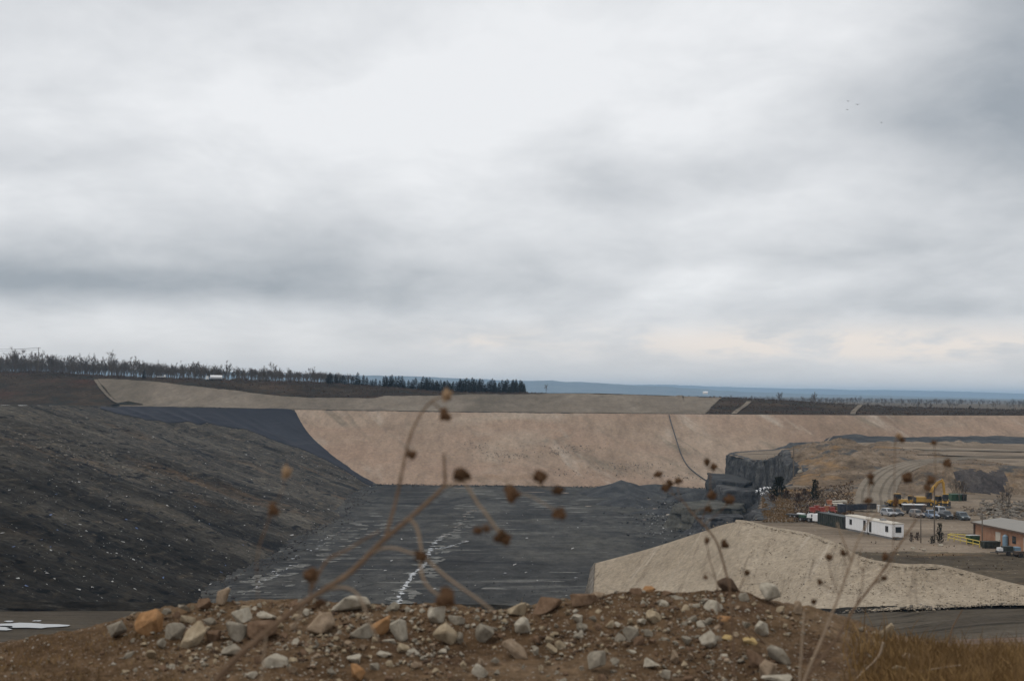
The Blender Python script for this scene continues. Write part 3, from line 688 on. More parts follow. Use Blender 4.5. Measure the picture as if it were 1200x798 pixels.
# wet channels on the pit floor
mb = MB(); rng = random.Random(5)
floor_z = lambda x, y: FZ+.35*fbm(np.array(x/40), np.array(y/25), 4, 3)+.12*fbm(np.array(x/14), np.array(y/2.5), 3, 5)
main = [(466, 706), (470, 694), (478, 682), (484, 672), (494, 664), (500, 652), (505, 643), (512, 634), (520, 628), (531, 622), (540, 612), (548, 602), (556, 597)]
def strand(pts, n, wpx, jit, prob=1.0):
    P_ = np.array([(x, y, 0) for x, y in pts]); c = interp_rows([P_], n)[0]; prev = None
    for x, y, _ in c:
        p = PZ(x+rng.uniform(-jit, jit), y+rng.uniform(-.6, .6), FZ+.25)
        if rng.random() < prob:
            s = p[1]/F; blob_water(mb, p, wpx*s*rng.uniform(.3, 1.3), wpx*s*rng.uniform(.5, 1.6), rng.uniform(0, 90), float(floor_z(p[0], p[1]))+.10)
strand(main[:9], 110, 2.6, 1.8, .9); strand(main[8:], 60, 1.8, 4, .6)
strand([(300, 690), (330, 668), (360, 648), (385, 632), (405, 618)], 110, 2.0, 10, .7)
strand([(505, 642), (525, 640), (548, 633)], 26, 2.2, 2, .7)
for (x, y, w_, h_) in [(545, 572, 26, .5), (660, 577, 14, .7), (690, 592, 9, .9), (768, 599, 9, .9), (783, 606, 6, 1.3), (770, 575, 13, .9), (800, 572, 12, 1.0), (760, 588, 5, .5), (625, 576, 22, .4), (755, 612, 4, .5), (592, 671, 4, .4), (675, 676, 4, .4), (648, 628, 3, .4)]:
    p = PZ(x, y, FZ+.25); s = p[1]/F
    blob_water(mb, p, w_*s*.5, h_*s*p[1]/50*.6, x, float(floor_z(p[0], p[1]))+.1+(1.3 if 745 < x < 800 and y > 580 else 0))
tag(mb.build('water', M['water']), kind='structure')
# pale silt left where water has run
mb = MB(); rng = random.Random(9)
def silt(n, where, lx, ly):
    for _ in range(n):
        x, y = where(); p = PZ(x, y, FZ+.2)
        if p[1] > 728: continue
        a = rng.uniform(.3, 1.2); blob_water(mb, p, lx*a, ly*rng.uniform(.3, 1.2), rng.uniform(0, 90), float(floor_z(p[0], p[1]))+.05+.03*rng.random())
silt(150, lambda: (lambda t: (275+165*t+rng.gauss(0, 16), 702-92*t+rng.gauss(0, 7)))(rng.random()), 2.2, 2.2)
silt(90, lambda: (lambda t: (466+90*t+rng.gauss(0, 9), 706-110*t+rng.gauss(0, 5)))(rng.random()), 1.8, 2.4)
silt(26, lambda: (rng.uniform(300, 690), rng.uniform(585, 705)), 5.0, 1.4)
silt(22, lambda: (rng.uniform(520, 700), rng.uniform(575, 600)), 6.0, 3.0)
tag(mb.build('silt', M['silt']), kind='structure')

for a_, b_ in (((1010, 471), (1000, 486)), ((878, 471), (861, 486)), ((1037, 475), (1060, 478))):
    pts = []
    for t in np.linspace(0, 1, 8):
        x, y = a_[0]+(b_[0]-a_[0])*t+1.2*math.sin(t*6), a_[1]+(b_[1]-a_[1])*t; D = upper_at(x, y); pts.append([(x-600)/F*D*1.0006, D, float(upper_z(x, D))])
    ribbon('dirt_track', np.array(pts), 0, 3.2, .5, M['upper_tan'], 30)

D = upper_at(152, 474.5); heap('soil_mound', (152-600)/F*D, D, 9, 2.2, M['scrubland'], 171, 1.3, .6, float(upper_z(152, D))+.5)
pts = []
for x, y in ((113, 446), (119, 455), (127, 464), (137, 472), (150, 475.5)):
    D = upper_at(x, y); pts.append([(x-600)/F*D*1.0006, D, float(upper_z(x, D))])
ribbon('dirt_track', np.array(pts), 0, 2.2, .8, M['upper_tan'], 40)

# ------------------------------------------------------------------ THE MOUND IN FRONT: soil, stones, gravel, weeds, grass
cr_x = [-400, -100, 0, 60, 120, 160, 200, 250, 330, 400, 470, 560, 620, 660, 690, 760, 835, 860, 885, 920, 960, 1000, 1040, 1100, 1160, 1200, 1600]
cr_y = [775, 765, 755, 742, 729, 716, 708, 703, 702, 704, 708, 712, 710, 703, 698, 697, 695, 690, 698, 706, 713, 728, 742, 754, 757, 757, 757]
crest_y = lambda x: np.interp(x, cr_x, cr_y)
def soil_dz(X, Y): return .030*fbm(X/.34, Y/.30, 3, 201)+.022*np.abs(fbm(X/.10, Y/.10, 4, 202, .62))-.008
def soil_D(px, py):
    c = crest_y(px); t = (py-c)/(802-c); return 5.2-.9*t
def soil_at(px, py):
    p = P(px, py, float(soil_D(px, py))); p[2] += float(soil_dz(p[0], p[1])); return p
pxs = np.linspace(-620, 1820, 880); rowsM = []
def rowp(py, D): return np.stack([P(x, y, d) for x, y, d in zip(pxs, py, D)])
cy_ = crest_y(pxs); base = rowp(cy_, np.full(880, 5.2))
for dD, dz in ((2.6, -1.75), (1.8, -1.15), (1.2, -.62), (.7, -.26), (.35, -.09), (.15, -.025)):
    r = base.copy(); r[:, 0] *= (5.2+dD)/5.2; r[:, 1] += dD; r[:, 2] += dz; rowsM.append(r)
for t in np.linspace(0, 1, 150): rowsM.append(rowp(cy_+t*(802-cy_), 5.2-.9*t+np.zeros(880)))
last = rowsM[-1]
for D, z in ((4.0, -1.02), (3.6, -1.17), (3.0, -1.3), (2.3, -1.4), (1.5, -1.47), (.6, -1.53), (-1.5, -1.58), (-4, -1.6)):
    r = last.copy(); r[:, 0] = last[:, 0]*(max(D, 3)/4.3); r[:, 1] = D; r[:, 2] = z; rowsM.append(r)
G = np.array(rowsM); G[:, :, 2] += soil_dz(G[:, :, 0], G[:, :, 1])
sheet('dirt_mound', G, M['soil'], flip=True)

def rock_mesh(seed, d, m=None, n=15, boxy=.55):
    rg = random.Random(seed); bm = bmesh.new()
    for _ in range(n):
        v = Vector((rg.gauss(0, 1), rg.gauss(0, 1), rg.gauss(0, 1))).normalized()
        k = max(abs(v.x), abs(v.y), abs(v.z)); v = v*((1-boxy)+boxy*.8/k)*rg.uniform(.82, 1.05)
        bm.verts.new((v.x*.5*d[0], v.y*.5*d[1], v.z*.5*d[2]))
    r = bmesh.ops.convex_hull(bm, input=bm.verts)
    bmesh.ops.delete(bm, geom=[g_ for g_ in r['geom_interior'] if isinstance(g_, bmesh.types.BMVert)], context='VERTS')
    mn = min(d)
    bmesh.ops.bevel(bm, geom=bm.edges[:], offset=mn*.035, segments=1, affect='EDGES')
    bmesh.ops.triangulate(bm, faces=[f for f in bm.faces if len(f.verts) > 4])
    bmesh.ops.subdivide_edges(bm, edges=bm.edges[:], cuts=1)
    for v in bm.verts:
        q = v.co/mn*2.2; v.co += v.co.normalized()*mn*.035*float(fbm(np.array(q.x+q.z*.7+seed), np.array(q.y-q.z*.4), 3, seed % 40))
    me = bpy.data.meshes.new('stone'); bm.to_mesh(me); bm.free()
    return me
# (x, y, width, height, stone, tilt, label) in pixels of the photograph, lying on the mound
STONES = [
 (136, 737, 21, 17, 'grey', -.5, 'grey angular stone by itself at the left end of the row of stones'),
 (176, 732, 33, 36, 'orange', .25, 'big orange brown stone on the mound crest at left'),
 (204, 741, 26, 21, 'grey', -.25, 'rounded grey stone tucked right beside the big orange one'),
 (222, 748, 42, 24, 'beige', -.85, 'long pale slab standing on a slant right of the big orange stone'),
 (262, 699, 20, 21, 'tan', .2, 'tan knob of stone standing highest on the left crest'),
 (237, 707, 19, 13, 'brown', 0, 'flat brown clod lying on the crest left of the tan knob'),
 (281, 722, 27, 16, 'pale', -.2, 'pale angular stone above the grey brown block on the left of the mound'),
 (312, 721, 23, 8, 'pale', .0, 'thin pale flake lying flat near the left crest'),
 (287, 714, 14, 9, 'beige', .2, 'small beige stone leaning on the pale angular one below the left crest'),
 (272, 742, 32, 22, 'grey', .15, 'smooth grey brown block beside the squared brown block'),
 (305, 739, 34, 27, 'brown', -.2, 'squared brown block under the slanting weed stem'),
 (272, 762, 27, 13, 'grey', -.15, 'low grey stone half buried below the smooth grey brown block'),
 (250, 745, 15, 15, 'brown', 0, 'brown lump between the long slanting slab and the grey brown block'),
 (246, 756, 7, 6, 'pale', 0, 'tiny bright white pebble below the brown lump'),
 (189, 754, 10, 14, 'grey', .3, 'small upright grey stone under the big orange stone'),
 (220, 726, 17, 10, 'beige', .2, 'small beige stone resting above the long slanting slab'),
 (322, 777, 30, 20, 'pale', -.1, 'pale rough stone low on the left of the mound, beside an upright straw'),
 (376, 732, 32, 28, 'tan', -.8, 'tan triangular stone with its point up, left of the large pale slab'),
 (295, 791, 13, 10, 'pale', 0, 'small pale stone at the bottom edge left of the upright straw'),
 (347, 754, 11, 12, 'pale', 0, 'small pale stone between the pale rough stone and the triangular tan one'),
 (412, 711, 42, 25, 'pale', -.3, 'large pale slab jutting from the crest behind the weed stems'),
 (422, 741, 25, 20, 'grey', -.45, 'brown grey wedge below the large pale slab'),
 (444, 731, 21, 27, 'orange', .2, 'orange stone behind a hooked weed stem'),
 (469, 739, 20, 27, 'pale', -.35, 'upright pale stone right of the orange stone'),
 (511, 722, 20, 29, 'pale', .2, 'tall pale stone set upright under the lowest brown seed head'),
 (500, 715, 14, 10, 'tan', -.1, 'small tan stone at the left shoulder of the tall pale stone'),
 (535, 725, 20, 19, 'grey', .1, 'squared grey stone right of the tall pale stone'),
 (521, 745, 27, 24, 'beige', -.3, 'beige block leaning in front of the tall pale stone'),
 (539, 748, 10, 14, 'grey', .5, 'narrow grey stone leaning on the beige block'),
 (569, 741, 21, 25, 'grey', .25, 'dark grey upright stone alone on bare soil'),
 (604, 762, 34, 15, 'tan', .5, 'tan tapering stone sloping down to the right in the middle of the mound'),
 (612, 735, 19, 21, 'pale', .1, 'white topped stone on the soil below the crest, right of the dark grey upright stone'),
 (607, 716, 26, 15, 'beige', -.25, 'beige wedge on the crest above the white topped stone'),
 (640, 711, 36, 24, 'brown', -.1, 'broad brown clod forming the crest mid mound'),
 (683, 703, 31, 24, 'brown', .2, 'knobbly brown block on the crest beside the end of the gravel bank'),
 (700, 699, 16, 11, 'tan', .1, 'tan stone touching the right of the knobbly brown block'),
 (679, 724, 19, 13, 'pale', .1, 'pale flat stone lying over a smaller grey one below the knobbly block'),
 (682, 735, 13, 10, 'grey', .2, 'smaller grey stone beneath the pale flat one'),
 (563, 787, 20, 15, 'pale', .35, 'bluish white stone low in the middle of the mound'),
 (564, 775, 7, 11, 'tan', 0, 'narrow tan chip balanced behind the bluish white stone'),
 (644, 750, 11, 9, 'beige', .2, 'beige chip, upper of the pair on bare soil mid mound'),
 (646, 760, 14, 10, 'beige', .5, 'beige chip, lower of the pair on bare soil mid mound'),
 (450, 767, 17, 9, 'pale', 0, 'flat pale chip left of a cluster of small stones'),
 (472, 760, 14, 12, 'beige', .2, 'beige stone in the cluster below the upright pale stone'),
 (484, 765, 15, 12, 'pale', -.2, 'pale stone at the right of the cluster below the upright pale stone'),
 (457, 752, 15, 8, 'pale', 0, 'thin pale chip directly below the orange stone and the upright pale one'),
 (416, 772, 18, 11, 'pale', .2, 'bluish white flake low on the mound left of centre'),
 (417, 788, 21, 17, 'orange', .3, 'orange brown stone at the bottom edge below the bluish white flake'),
 (699, 776, 20, 28, 'grey', .2, 'large grey stone split down one side, low at the centre right'),
 (746, 696, 19, 12, 'brown', .2, 'brown stone on the crest left of the orange brown one'),
 (761, 692, 15, 10, 'orange', 0, 'orange brown stone perched on the crest beside the gravel bank'),
 (784, 696, 15, 9, 'brown', 0, 'flat brown clod on the crest right of the orange brown stone'),
 (754, 709, 14, 16, 'grey', .2, 'half shaded grey stone below the crest, leftmost of a loose row'),
 (777, 710, 15, 14, 'pale', -.2, 'pale stone second in the loose row below the crest'),
 (795, 704, 19, 11, 'grey', .4, 'grey stone sloping on the crest above the loose row'),
 (802, 715, 13, 14, 'beige', .3, 'beige stone third in the loose row below the crest'),
 (816, 711, 11, 11, 'pale', 0, 'small pale stone at the right end of the loose row'),
 (812, 725, 11, 12, 'grey', .5, 'grey chip below the right end of the loose row'),
 (767, 724, 20, 15, 'beige', .3, 'beige wedge on the slope below the loose row'),
 (839, 711, 23, 21, 'pale', -.35, 'large pale pyramid shaped stone under the dark clod'),
 (851, 725, 18, 15, 'orange', 0, 'rusty clod at the foot of the pale pyramid shaped stone'),
 (822, 732, 11, 12, 'pale', .1, 'small pale stone left below the pyramid shaped one'),
 (831, 729, 9, 11, 'grey', .5, 'small dark streaked chip leaning by the pyramid shaped stone'),
 (740, 742, 17, 18, 'grey', -.5, 'grey stone, upper of a pair on the slope at centre right'),
 (748, 751, 16, 11, 'brown', -.3, 'brownish stone, lower of a pair on the slope at centre right'),
 (829, 749, 21, 20, 'pale', .1, 'many sided pale grey stone in the open right of centre'),
 (853, 748, 13, 8, 'yellow', .1, 'small yellow stone right of the many sided pale grey one'),
 (842, 748, 9, 9, 'grey', 0, 'small grey stone between the yellow stone and the many sided one'),
 (875, 732, 13, 8, 'grey', .1, 'flat grey chip up the slope from the yellow stone'),
 (894, 737, 18, 17, 'pale', .2, 'pale stone with a dark hollow near the weed at right'),
 (879, 752, 16, 12, 'yellow', .4, 'larger yellowish stone below the pale hollow one'),
 (805, 750, 12, 11, 'grey', 0, 'round grey stone left of the many sided pale grey one'),
 (766, 776, 29, 11, 'pale', -.05, 'long white flake lying flat low right of centre'),
 (791, 770, 9, 17, 'tan', .1, 'thin upright tan splinter right of the long white flake'),
 (781, 790, 12, 10, 'pale', 0, 'small pale stone at the bottom edge under the long white flake'),
 (885, 772, 21, 25, 'brown', -.3, 'brown grey block under the tangle of twigs at right'),
 (902, 785, 26, 22, 'tan', .3, 'pinkish tan boulder at the bottom edge right of the brown grey block'),
 (913, 767, 32, 18, 'grey', .7, 'long grey stone sloping behind the pinkish tan boulder'),
 (910, 796, 34, 8, 'pale', -.1, 'white slab cut by the bottom edge below the pinkish tan boulder'),
 (856, 687, 27, 19, 'dark', .3, 'dark peaked clod on top of the right crest'),
 (902, 697, 28, 23, 'pale', .05, 'big white stone alone on the right crest'),
 (935, 712, 10, 17, 'tan', .1, 'upright tan stub where the crest falls away at right'),
 (752, 728, 11, 7, 'pale', 0, 'pale chip left of the beige wedge below the loose row'),
 (714, 731, 11, 10, 'beige', 0, 'lone beige chip between the two stone pairs'),
 (705, 743, 4, 7, 'pale', .2, 'tiny bright white sliver on bare soil at the centre'),
 (1040, 741, 13, 22, 'beige', .1, 'upright pale stump of stone among the dry grass'),
 (1074, 776, 38, 14, 'tan', .35, 'long tan stone lying in the dry grass'),
 (1056, 787, 19, 14, 'beige', .1, 'pale round stone below the long tan one in the grass'),
]
for i, (x, y, w, h, k, tilt, lab) in enumerate(STONES):
    p = soil_at(x, y+h*.30); s = p[1]/F
    q = P(x, y, p[1]); q[1] += .0
    me = rock_mesh(300+i*7, (w*s*1.30, .5*(w+h)*s*1.2, h*s*1.30), n=12+i % 4, boxy=(.6, .42, .5)[i % 3])
    o = link('stone', me, M['stone_'+k]); o.location = q+np.array([0, .15*(w+h)*s*.5, 0]); o.rotation_euler = (random.uniform(-.15, .15), tilt, random.uniform(-.3, .3))
    tag(o, lab, 'stone', 'stones lying on the dirt mound')
zone = lambda x: 'left end' if x < 330 else 'left half' if x < 520 else 'middle' if x < 700 else 'right half' if x < 860 else 'right end'
taken = [(x, y, max(w, h)) for x, y, w, h, *_ in STONES]; rs = random.Random(77); cnt = 0
while cnt < 205:
    x = rs.choice((rs.uniform(150, 920), rs.gauss(470, 110), rs.gauss(300, 70), rs.gauss(800, 70))); c = float(crest_y(x))
    if not 140 < x < 930: continue
    y = c+3+abs(rs.gauss(0, 13 if rs.random() < .6 else 38)); s_ = 6+8*rs.random()**1.6
    if y > 800 or any((x-a)**2+(y-b)**2 < (.5*m+.45*s_)**2 for a, b, m in taken): continue
    taken.append((x, y, s_)); k = rs.choice(('grey', 'beige', 'pale', 'tan', 'brown', 'grey', 'beige')); w = s_*rs.uniform(.8, 1.5); h = s_*rs.uniform(.6, 1.0)
    p = soil_at(x, y+h*.3); s = p[1]/F; q = P(x, y, p[1])
    o = link('stone', rock_mesh(2000+cnt, (w*s*1.2, .5*(w+h)*s*1.1, h*s*1.3), n=11, boxy=.35), M['stone_'+k]); o.location = q+np.array([0, .12*(w+h)*s, 0]); o.rotation_euler = (rs.uniform(-.3, .3), rs.uniform(-.6, .6), rs.uniform(-3, 3))
    tag(o, 'small '+k+' stone half sunk in the soil on the '+zone(x)+' of the mound', 'stone', 'small '+k+' stones, '+zone(x)+' of the mound'); cnt += 1
# smaller stones: a few that one can still point at as a kind, the rest gravel
rg = random.Random(11)
small = [rock_mesh(900+k, (1, .9, .75), n=10) for k in range(6)]
def mesh_np(me):
    V = np.empty(len(me.vertices)*3, np.float32); me.vertices.foreach_get('co', V)
    me.calc_loop_triangles(); T_ = np.empty(len(me.loop_triangles)*3, np.int32); me.loop_triangles.foreach_get('vertices', T_)
    return V.reshape(-1, 3), T_.reshape(-1, 3)
def euler_np(a, b, c):
    return np.array(Matrix.Rotation(a, 3, 'Z') @ Matrix.Rotation(b, 3, 'X') @ Matrix.Rotation(c, 3, 'Y'))
def scatter(name, protos, places, m, kind='stuff', parent=None):
    """places: (point, scale xyz, 3x3) -> ONE joined mesh"""
    Vs, Fs, n = [], [], 0
    for i, (p, s, rot) in enumerate(places):
        V, T_ = protos[i % len(protos)]
        Vs.append((V*np.asarray(s))@rot.T+np.asarray(p)); Fs.append(T_+n); n += len(V)
    o = link(name, np_mesh(name, np.concatenate(Vs), np.concatenate(Fs)), m, parent)
    if kind: o['kind'] = kind
    return o
coarse = []
for k in range(6):
    bm = bmesh.new()
    for _ in range(9):
        v = Vector((rg.gauss(0, 1), rg.gauss(0, 1), rg.gauss(0, 1))).normalized()*rg.uniform(.4, .55); bm.verts.new(v)
    bmesh.ops.convex_hull(bm, input=bm.verts); bmesh.ops.delete(bm, geom=[v for v in bm.verts if not v.link_faces], context='VERTS')
    me = bpy.data.meshes.new('pebble'); bm.to_mesh(me); bm.free(); coarse.append(mesh_np(me)); bpy.data.meshes.remove(me)
for me in small: bpy.data.meshes.remove(me)
def gravel_places(n, smin, smax, dens):
    out = []
    while len(out) < n:
        x = rg.uniform(-20, 1220); c = float(crest_y(x)); y = c+rg.random()**.9*(806-c)
        if rg.random() > dens(x, y): continue
        p = soil_at(x, y); s = (smin+(smax-smin)*rg.random()**2.6)*p[1]/F
        out.append((p+np.array([0, 0, s*.15]), (s*rg.uniform(.8, 1.5), s, s*rg.uniform(.6, 1)), euler_np(rg.uniform(0, 6.3), rg.uniform(-.5, .5), rg.uniform(-.5, .5))))
    return out
def stony(x, y):
    v = .5+.8*float(vnoise(x/55., y/26., 3)); v *= np.interp(x, [100, 180, 250, 900, 980], [.07, .4, 1, 1, .25])
    return v*(1.0 if y-crest_y(x) < 60 else .75)
for k, cnt, a, b in (('grey', 700, 2, 9), ('pale', 420, 1.8, 8), ('beige', 500, 2, 9), ('brown', 1300, 2, 8), ('tan', 420, 2, 8), ('dark', 700, 2, 9)):
    scatter('gravel', coarse, gravel_places(cnt, a, b, stony), M['stone_'+k])

# weeds
def seed_mesh(seed, r, m):
    rg2 = random.Random(seed); bm = bmesh.new(); bmesh.ops.create_icosphere(bm, subdivisions=2, radius=r)
    for v in bm.verts:
        v.co *= rg2.uniform(.72, .95) if rg2.random() < .65 else rg2.uniform(1.05, 1.5)
    for f in bm.faces: f.smooth = False
    me = bpy.data.meshes.new('seed_head'); bm.to_mesh(me); bm.free(); me.materials.append(M[m]); return me
seedm = {(k, j): seed_mesh(50+j, 1.0, k) for k in ('seed', 'seed_pale', 'seed_dark') for j in range(3)}
def smooth_path(pts, n=None):
    a = np.array(pts); return interp_rows([a], n or max(8, len(pts)*6))[0]
def weed(label, D0, base_px, stems, seeds, group=None):
    """stems: (points in pixels, width px at start and end, material[, depth offset]); seeds: (x, y, diameter px, kind[, depth offset])"""
    bp = P(base_px[0], base_px[1], D0); gz = -1.45
    root = empty('dry_weed', (bp[0], D0, gz), 0, label, 'weed', group)
    off = Vector((bp[0], D0, gz)); s = D0/F
    def place(q): return Vector(q)-off
    for st in stems:
        pts, w0, w1, mm = st[:4]; dd = st[4] if len(st) > 4 else 0.0
        q = [P(x, y, D0+dd*i/max(1, len(pts)-1)) for i, (x, y) in enumerate(pts)]
        c = smooth_path(q); rad = np.linspace(max(w0, 1.3)*s/2, max(w1, 1.1)*s/2, len(c))*.80
        rad = rad*(1+.12*np.sin(np.arange(len(c))*2.1))
        o = MB().path([place(k) for k in c], list(rad), 7).build('stem', M[mm], root, smooth=True)
    for i, sd in enumerate(seeds):
        x, y, d, k = sd[:4]; dd = sd[4] if len(sd) > 4 else 0.0
        o = bpy.data.objects.new('seed_head', seedm[(k, i % 3)]); col.objects.link(o); o.parent = root
        o.location = place(P(x, y, D0+dd)); r = d*s/2; o.scale = (r*random.uniform(.9, 1.1), r, r*random.uniform(.9, 1.15)); o.rotation_euler = (i*1.3, i*.7, i*2.1)
    return root
S, SP = 'stem', 'stem_pale'
weed('tall branching weed with brown seed heads arching over the left of the mound', 1.75, (205, 830),
 [([(120, 1130), (165, 960), (215, 850), (270, 778), (310, 742), (350, 710), (400, 678), (421, 661), (446, 636), (474, 612)], 10, 7, S),
  ([(474, 612), (506, 584), (520, 569), (521, 550), (520, 531)], 6.5, 3.5, S), ([(506, 584), (521, 571), (540, 563), (551, 560)], 4, 2.5, SP),
  ([(450, 634), (462, 594), (470, 559), (479, 517), (491, 489), (505, 471), (523, 463)], 5, 2.5, S), ([(505, 471), (514, 477), (521, 487)], 2.5, 1.8, S), ([(476, 524), (480, 530), (482, 533)], 2.5, 1.8, S),
  ([(474, 610), (482, 610), (489, 620), (493, 640), (495, 651)], 6, 4, SP), ([(430, 652), (446, 643), (462, 642), (476, 646), (495, 651)], 4, 3.5, SP),
  ([(494, 655), (493, 664), (497, 680), (507, 692), (522, 702)], 5, 4, SP), ([(495, 651), (502, 657), (520, 673), (540, 688), (560, 702), (578, 716)], 4, 4, SP),
  ([(551, 575), (560, 590), (569, 601), (578, 614), (589, 629)], 4.5, 4.5, SP), ([(540, 563), (546, 568), (551, 575)], 2.5, 4, SP),
  ([(521, 571), (540, 565), (570, 559), (592, 562), (600, 579)], 2, 2, SP), ([(592, 562), (615, 558), (634, 559)], 2, 1.6, SP), ([(600, 575), (625, 583), (655, 601)], 1.6, 1.6, SP), ([(615, 566), (636, 570), (655, 575)], 1.6, 1.6, SP),
  ([(365, 690), (372, 675), (385, 655), (405, 645), (425, 633), (445, 622)], 5, 2.5, S), ([(376, 668), (370, 671), (367, 674)], 4, 4, S), ([(367, 674), (364, 686), (363, 700)], 3, 3, S),
  ([(385, 690), (401, 688), (414, 692), (424, 704), (430, 720), (437, 738), (443, 750)], 4.5, 3.5, SP), ([(357, 705), (352, 718), (345, 735)], 5, 4, SP), ([(312, 742), (310, 758), (308, 780), (305, 805)], 3.5, 3, SP),
  ([(589, 629), (580, 620), (570, 619)], 2, 1.5, S), ([(575, 614), (566, 616), (559, 622)], 2, 1.5, S)],
 [(523, 463, 14, 'seed_pale'), (521, 487, 14, 'seed'), (482, 533, 11, 'seed'), (541, 555, 19, 'seed_dark'), (600, 579, 17, 'seed'), (634, 559, 14, 'seed'), (655, 575, 12, 'seed_dark'), (655, 601, 14, 'seed'),
  (587, 629, 16, 'seed_dark'), (592, 631, 13, 'seed'), (570, 620, 8, 'seed'), (559, 622, 9, 'seed'), (494, 651, 15, 'seed_dark'), (523, 701, 20, 'seed'), (366, 673, 15, 'seed'), (375, 707, 13, 'seed_dark')])
weed('pair of blurred seed heads on faint upright stalks left of the tall weed', 1.6, (302, 830),
 [([(296, 1100), (300, 830), (302, 700), (302, 650), (320, 598)], 1.4, 1.1, S), ([(303, 640), (318, 600), (332, 572), (335, 553)], 1.2, 1.0, S)],
 [(335, 553, 13, 'seed_pale'), (320, 598, 13, 'seed')])
weed('thin dark weed with small seed heads rising beside the dark peaked clod', 2.6, (856, 830),
 [([(868, 1000), (862, 830), (856, 700), (851, 672), (841, 638), (830, 621), (811, 601), (803, 590)], 4.2, 2.2, S), ([(846, 830), (842, 700), (838, 676), (832, 656), (828, 635)], 2.2, 1.2, S),
  ([(858, 720), (866, 692), (870, 682), (875, 671)], 1.8, 1.2, S), ([(841, 640), (846, 640), (849, 638)], 1.2, 1, S), ([(803, 590), (795, 577), (795, 563)], 1.2, .8, S), ([(803, 590), (790, 580), (785, 567)], 1.1, .8, S),
  ([(790, 580), (784, 577), (780, 572)], .9, .8, S), ([(785, 572), (776, 563), (772, 556)], .9, .8, S), ([(811, 601), (822, 596), (830, 596)], 1.1, .8, S), ([(822, 610), (830, 590), (834, 580)], 1.1, .8, S), ([(832, 585), (832, 560), (828, 541)], 1, .8, S),
  ([(832, 562), (834, 553), (836, 547)], .9, .8, S), ([(826, 614), (845, 598), (854, 586)], 1.1, .8, S), ([(838, 676), (828, 670), (827, 676)], 1, .8, S)],
 [(828, 633, 7, 'seed'), (849, 638, 9, 'seed_dark'), (875, 671, 7, 'seed_dark'), (795, 563, 8, 'seed'), (785, 567, 8, 'seed_dark'), (780, 572, 8, 'seed'), (772, 556, 9, 'seed'), (830, 596, 8, 'seed_dark'), (834, 580, 10, 'seed'),
  (828, 541, 8, 'seed_dark'), (836, 547, 8, 'seed'), (854, 586, 11, 'seed'), (827, 676, 6, 'seed')])
weed('tall pale forked weed on the right reaching up past the white trailers', 2.5, (943, 830),
 [([(925, 1050), (936, 830), (942, 798), (964, 746), (983, 698), (998, 657), (1003, 640), (1016, 614), (1030, 598)], 5, 2, SP), ([(997, 657), (990, 637), (983, 620), (981, 612)], 3.5, 2.2, SP),
  ([(928, 1050), (940, 830), (945, 796), (979, 750), (1001, 713), (1024, 683), (1042, 657), (1058, 632), (1072, 612)], 5, 2.5, S), ([(930, 1050), (936, 830), (937, 795), (940, 750), (942, 716)], 4, 3, SP),
  ([(1024, 683), (1036, 668), (1045, 655), (1047, 620), (1048, 560), (1049, 514)], 1.5, 1, S), ([(1049, 520), (1053, 513), (1057, 516)], .9, .8, S), ([(1001, 713), (1010, 690), (1012, 668), (1018, 650)], 1.6, .9, S),
  ([(1012, 668), (1006, 660), (1010, 640)], 1, .7, S), ([(1024, 683), (1032, 681), (1036, 677)], 1, .8, S), ([(1024, 683), (1040, 672), (1048, 655)], 1.3, .8, S), ([(983, 698), (973, 670), (971, 653)], 1.2, .8, S),
  ([(975, 690), (966, 686), (961, 682)], 1, .8, S), ([(985, 690), (992, 668), (988, 648)], 1, .8, S), ([(964, 746), (956, 722), (954, 705)], 1.2, .8, S), ([(1042, 657), (1040, 653), (1036, 652)], 1, .8, S),
  ([(1016, 614), (1017, 600), (1018, 587)], 1, .7, S), ([(1018, 590), (1018, 575), (1021, 565)], .9, .7, S), ([(1018, 575), (1018, 566), (1020, 558)], .8, .7, S), ([(1048, 600), (1049, 594), (1049, 588)], .8, .7, S),
  ([(1072, 612), (1082, 596), (1087, 571)], 1.2, .7, S), ([(1087, 578), (1090, 570), (1091, 563)], .8, .7, S), ([(1072, 612), (1070, 590), (1064, 559)], 1.2, .7, S), ([(1082, 596), (1098, 570), (1110, 542)], 1, .6, S), ([(1098, 570), (1096, 545), (1095, 519)], .9, .6, S)],
 [(1037, 652, 9, 'seed'), (988, 648, 7, 'seed_dark'), (971, 653, 8, 'seed'), (1036, 677, 7, 'seed_dark'), (961, 682, 6, 'seed_dark'), (954, 705, 6, 'seed_dark'), (1018, 587, 9, 'seed'), (1021, 565, 6, 'seed_dark'), (1020, 558, 8, 'seed'),
  (1049, 588, 9, 'seed'), (1053, 511, 7, 'seed_pale'), (1057, 516, 6, 'seed'), (1087, 571, 9, 'seed'), (1091, 563, 9, 'seed'), (1064, 559, 11, 'seed'), (1095, 519, 7, 'seed'), (1110, 542, 9, 'seed')])
def twig(label, D, pts, w, m, name='twig'):
    c = smooth_path([P(x, y, D) for x, y in pts]); s = D/F
    return tag(MB().path([Vector(q) for q in c], list(np.linspace(w, w*.6, len(c))*s/2), 6).build(name, M[m], smooth=True), label, 'twig')
twig('thin dark stick leaning up out of the grass in front of the haul road', 4.9, [(1112, 752), (1116, 736), (1122, 724), (1128, 714)], 1.8, 'stem')
twig('pale fallen stalk bent over the grass below the upright stump of stone', 4.4, [(1035, 752), (1030, 768), (1015, 784), (998, 800)], 3.2, 'stem_pale')
twig('pale fallen stalk lying flat along the bottom of the grass', 4.3, [(1036, 800), (1062, 792), (1092, 784), (1126, 779)], 3.0, 'stem_pale')
twig('brown twig lying across the stones right of the yellow ones', 4.7, [(868, 730), (880, 748), (893, 764), (902, 776)], 2.6, 'stem')
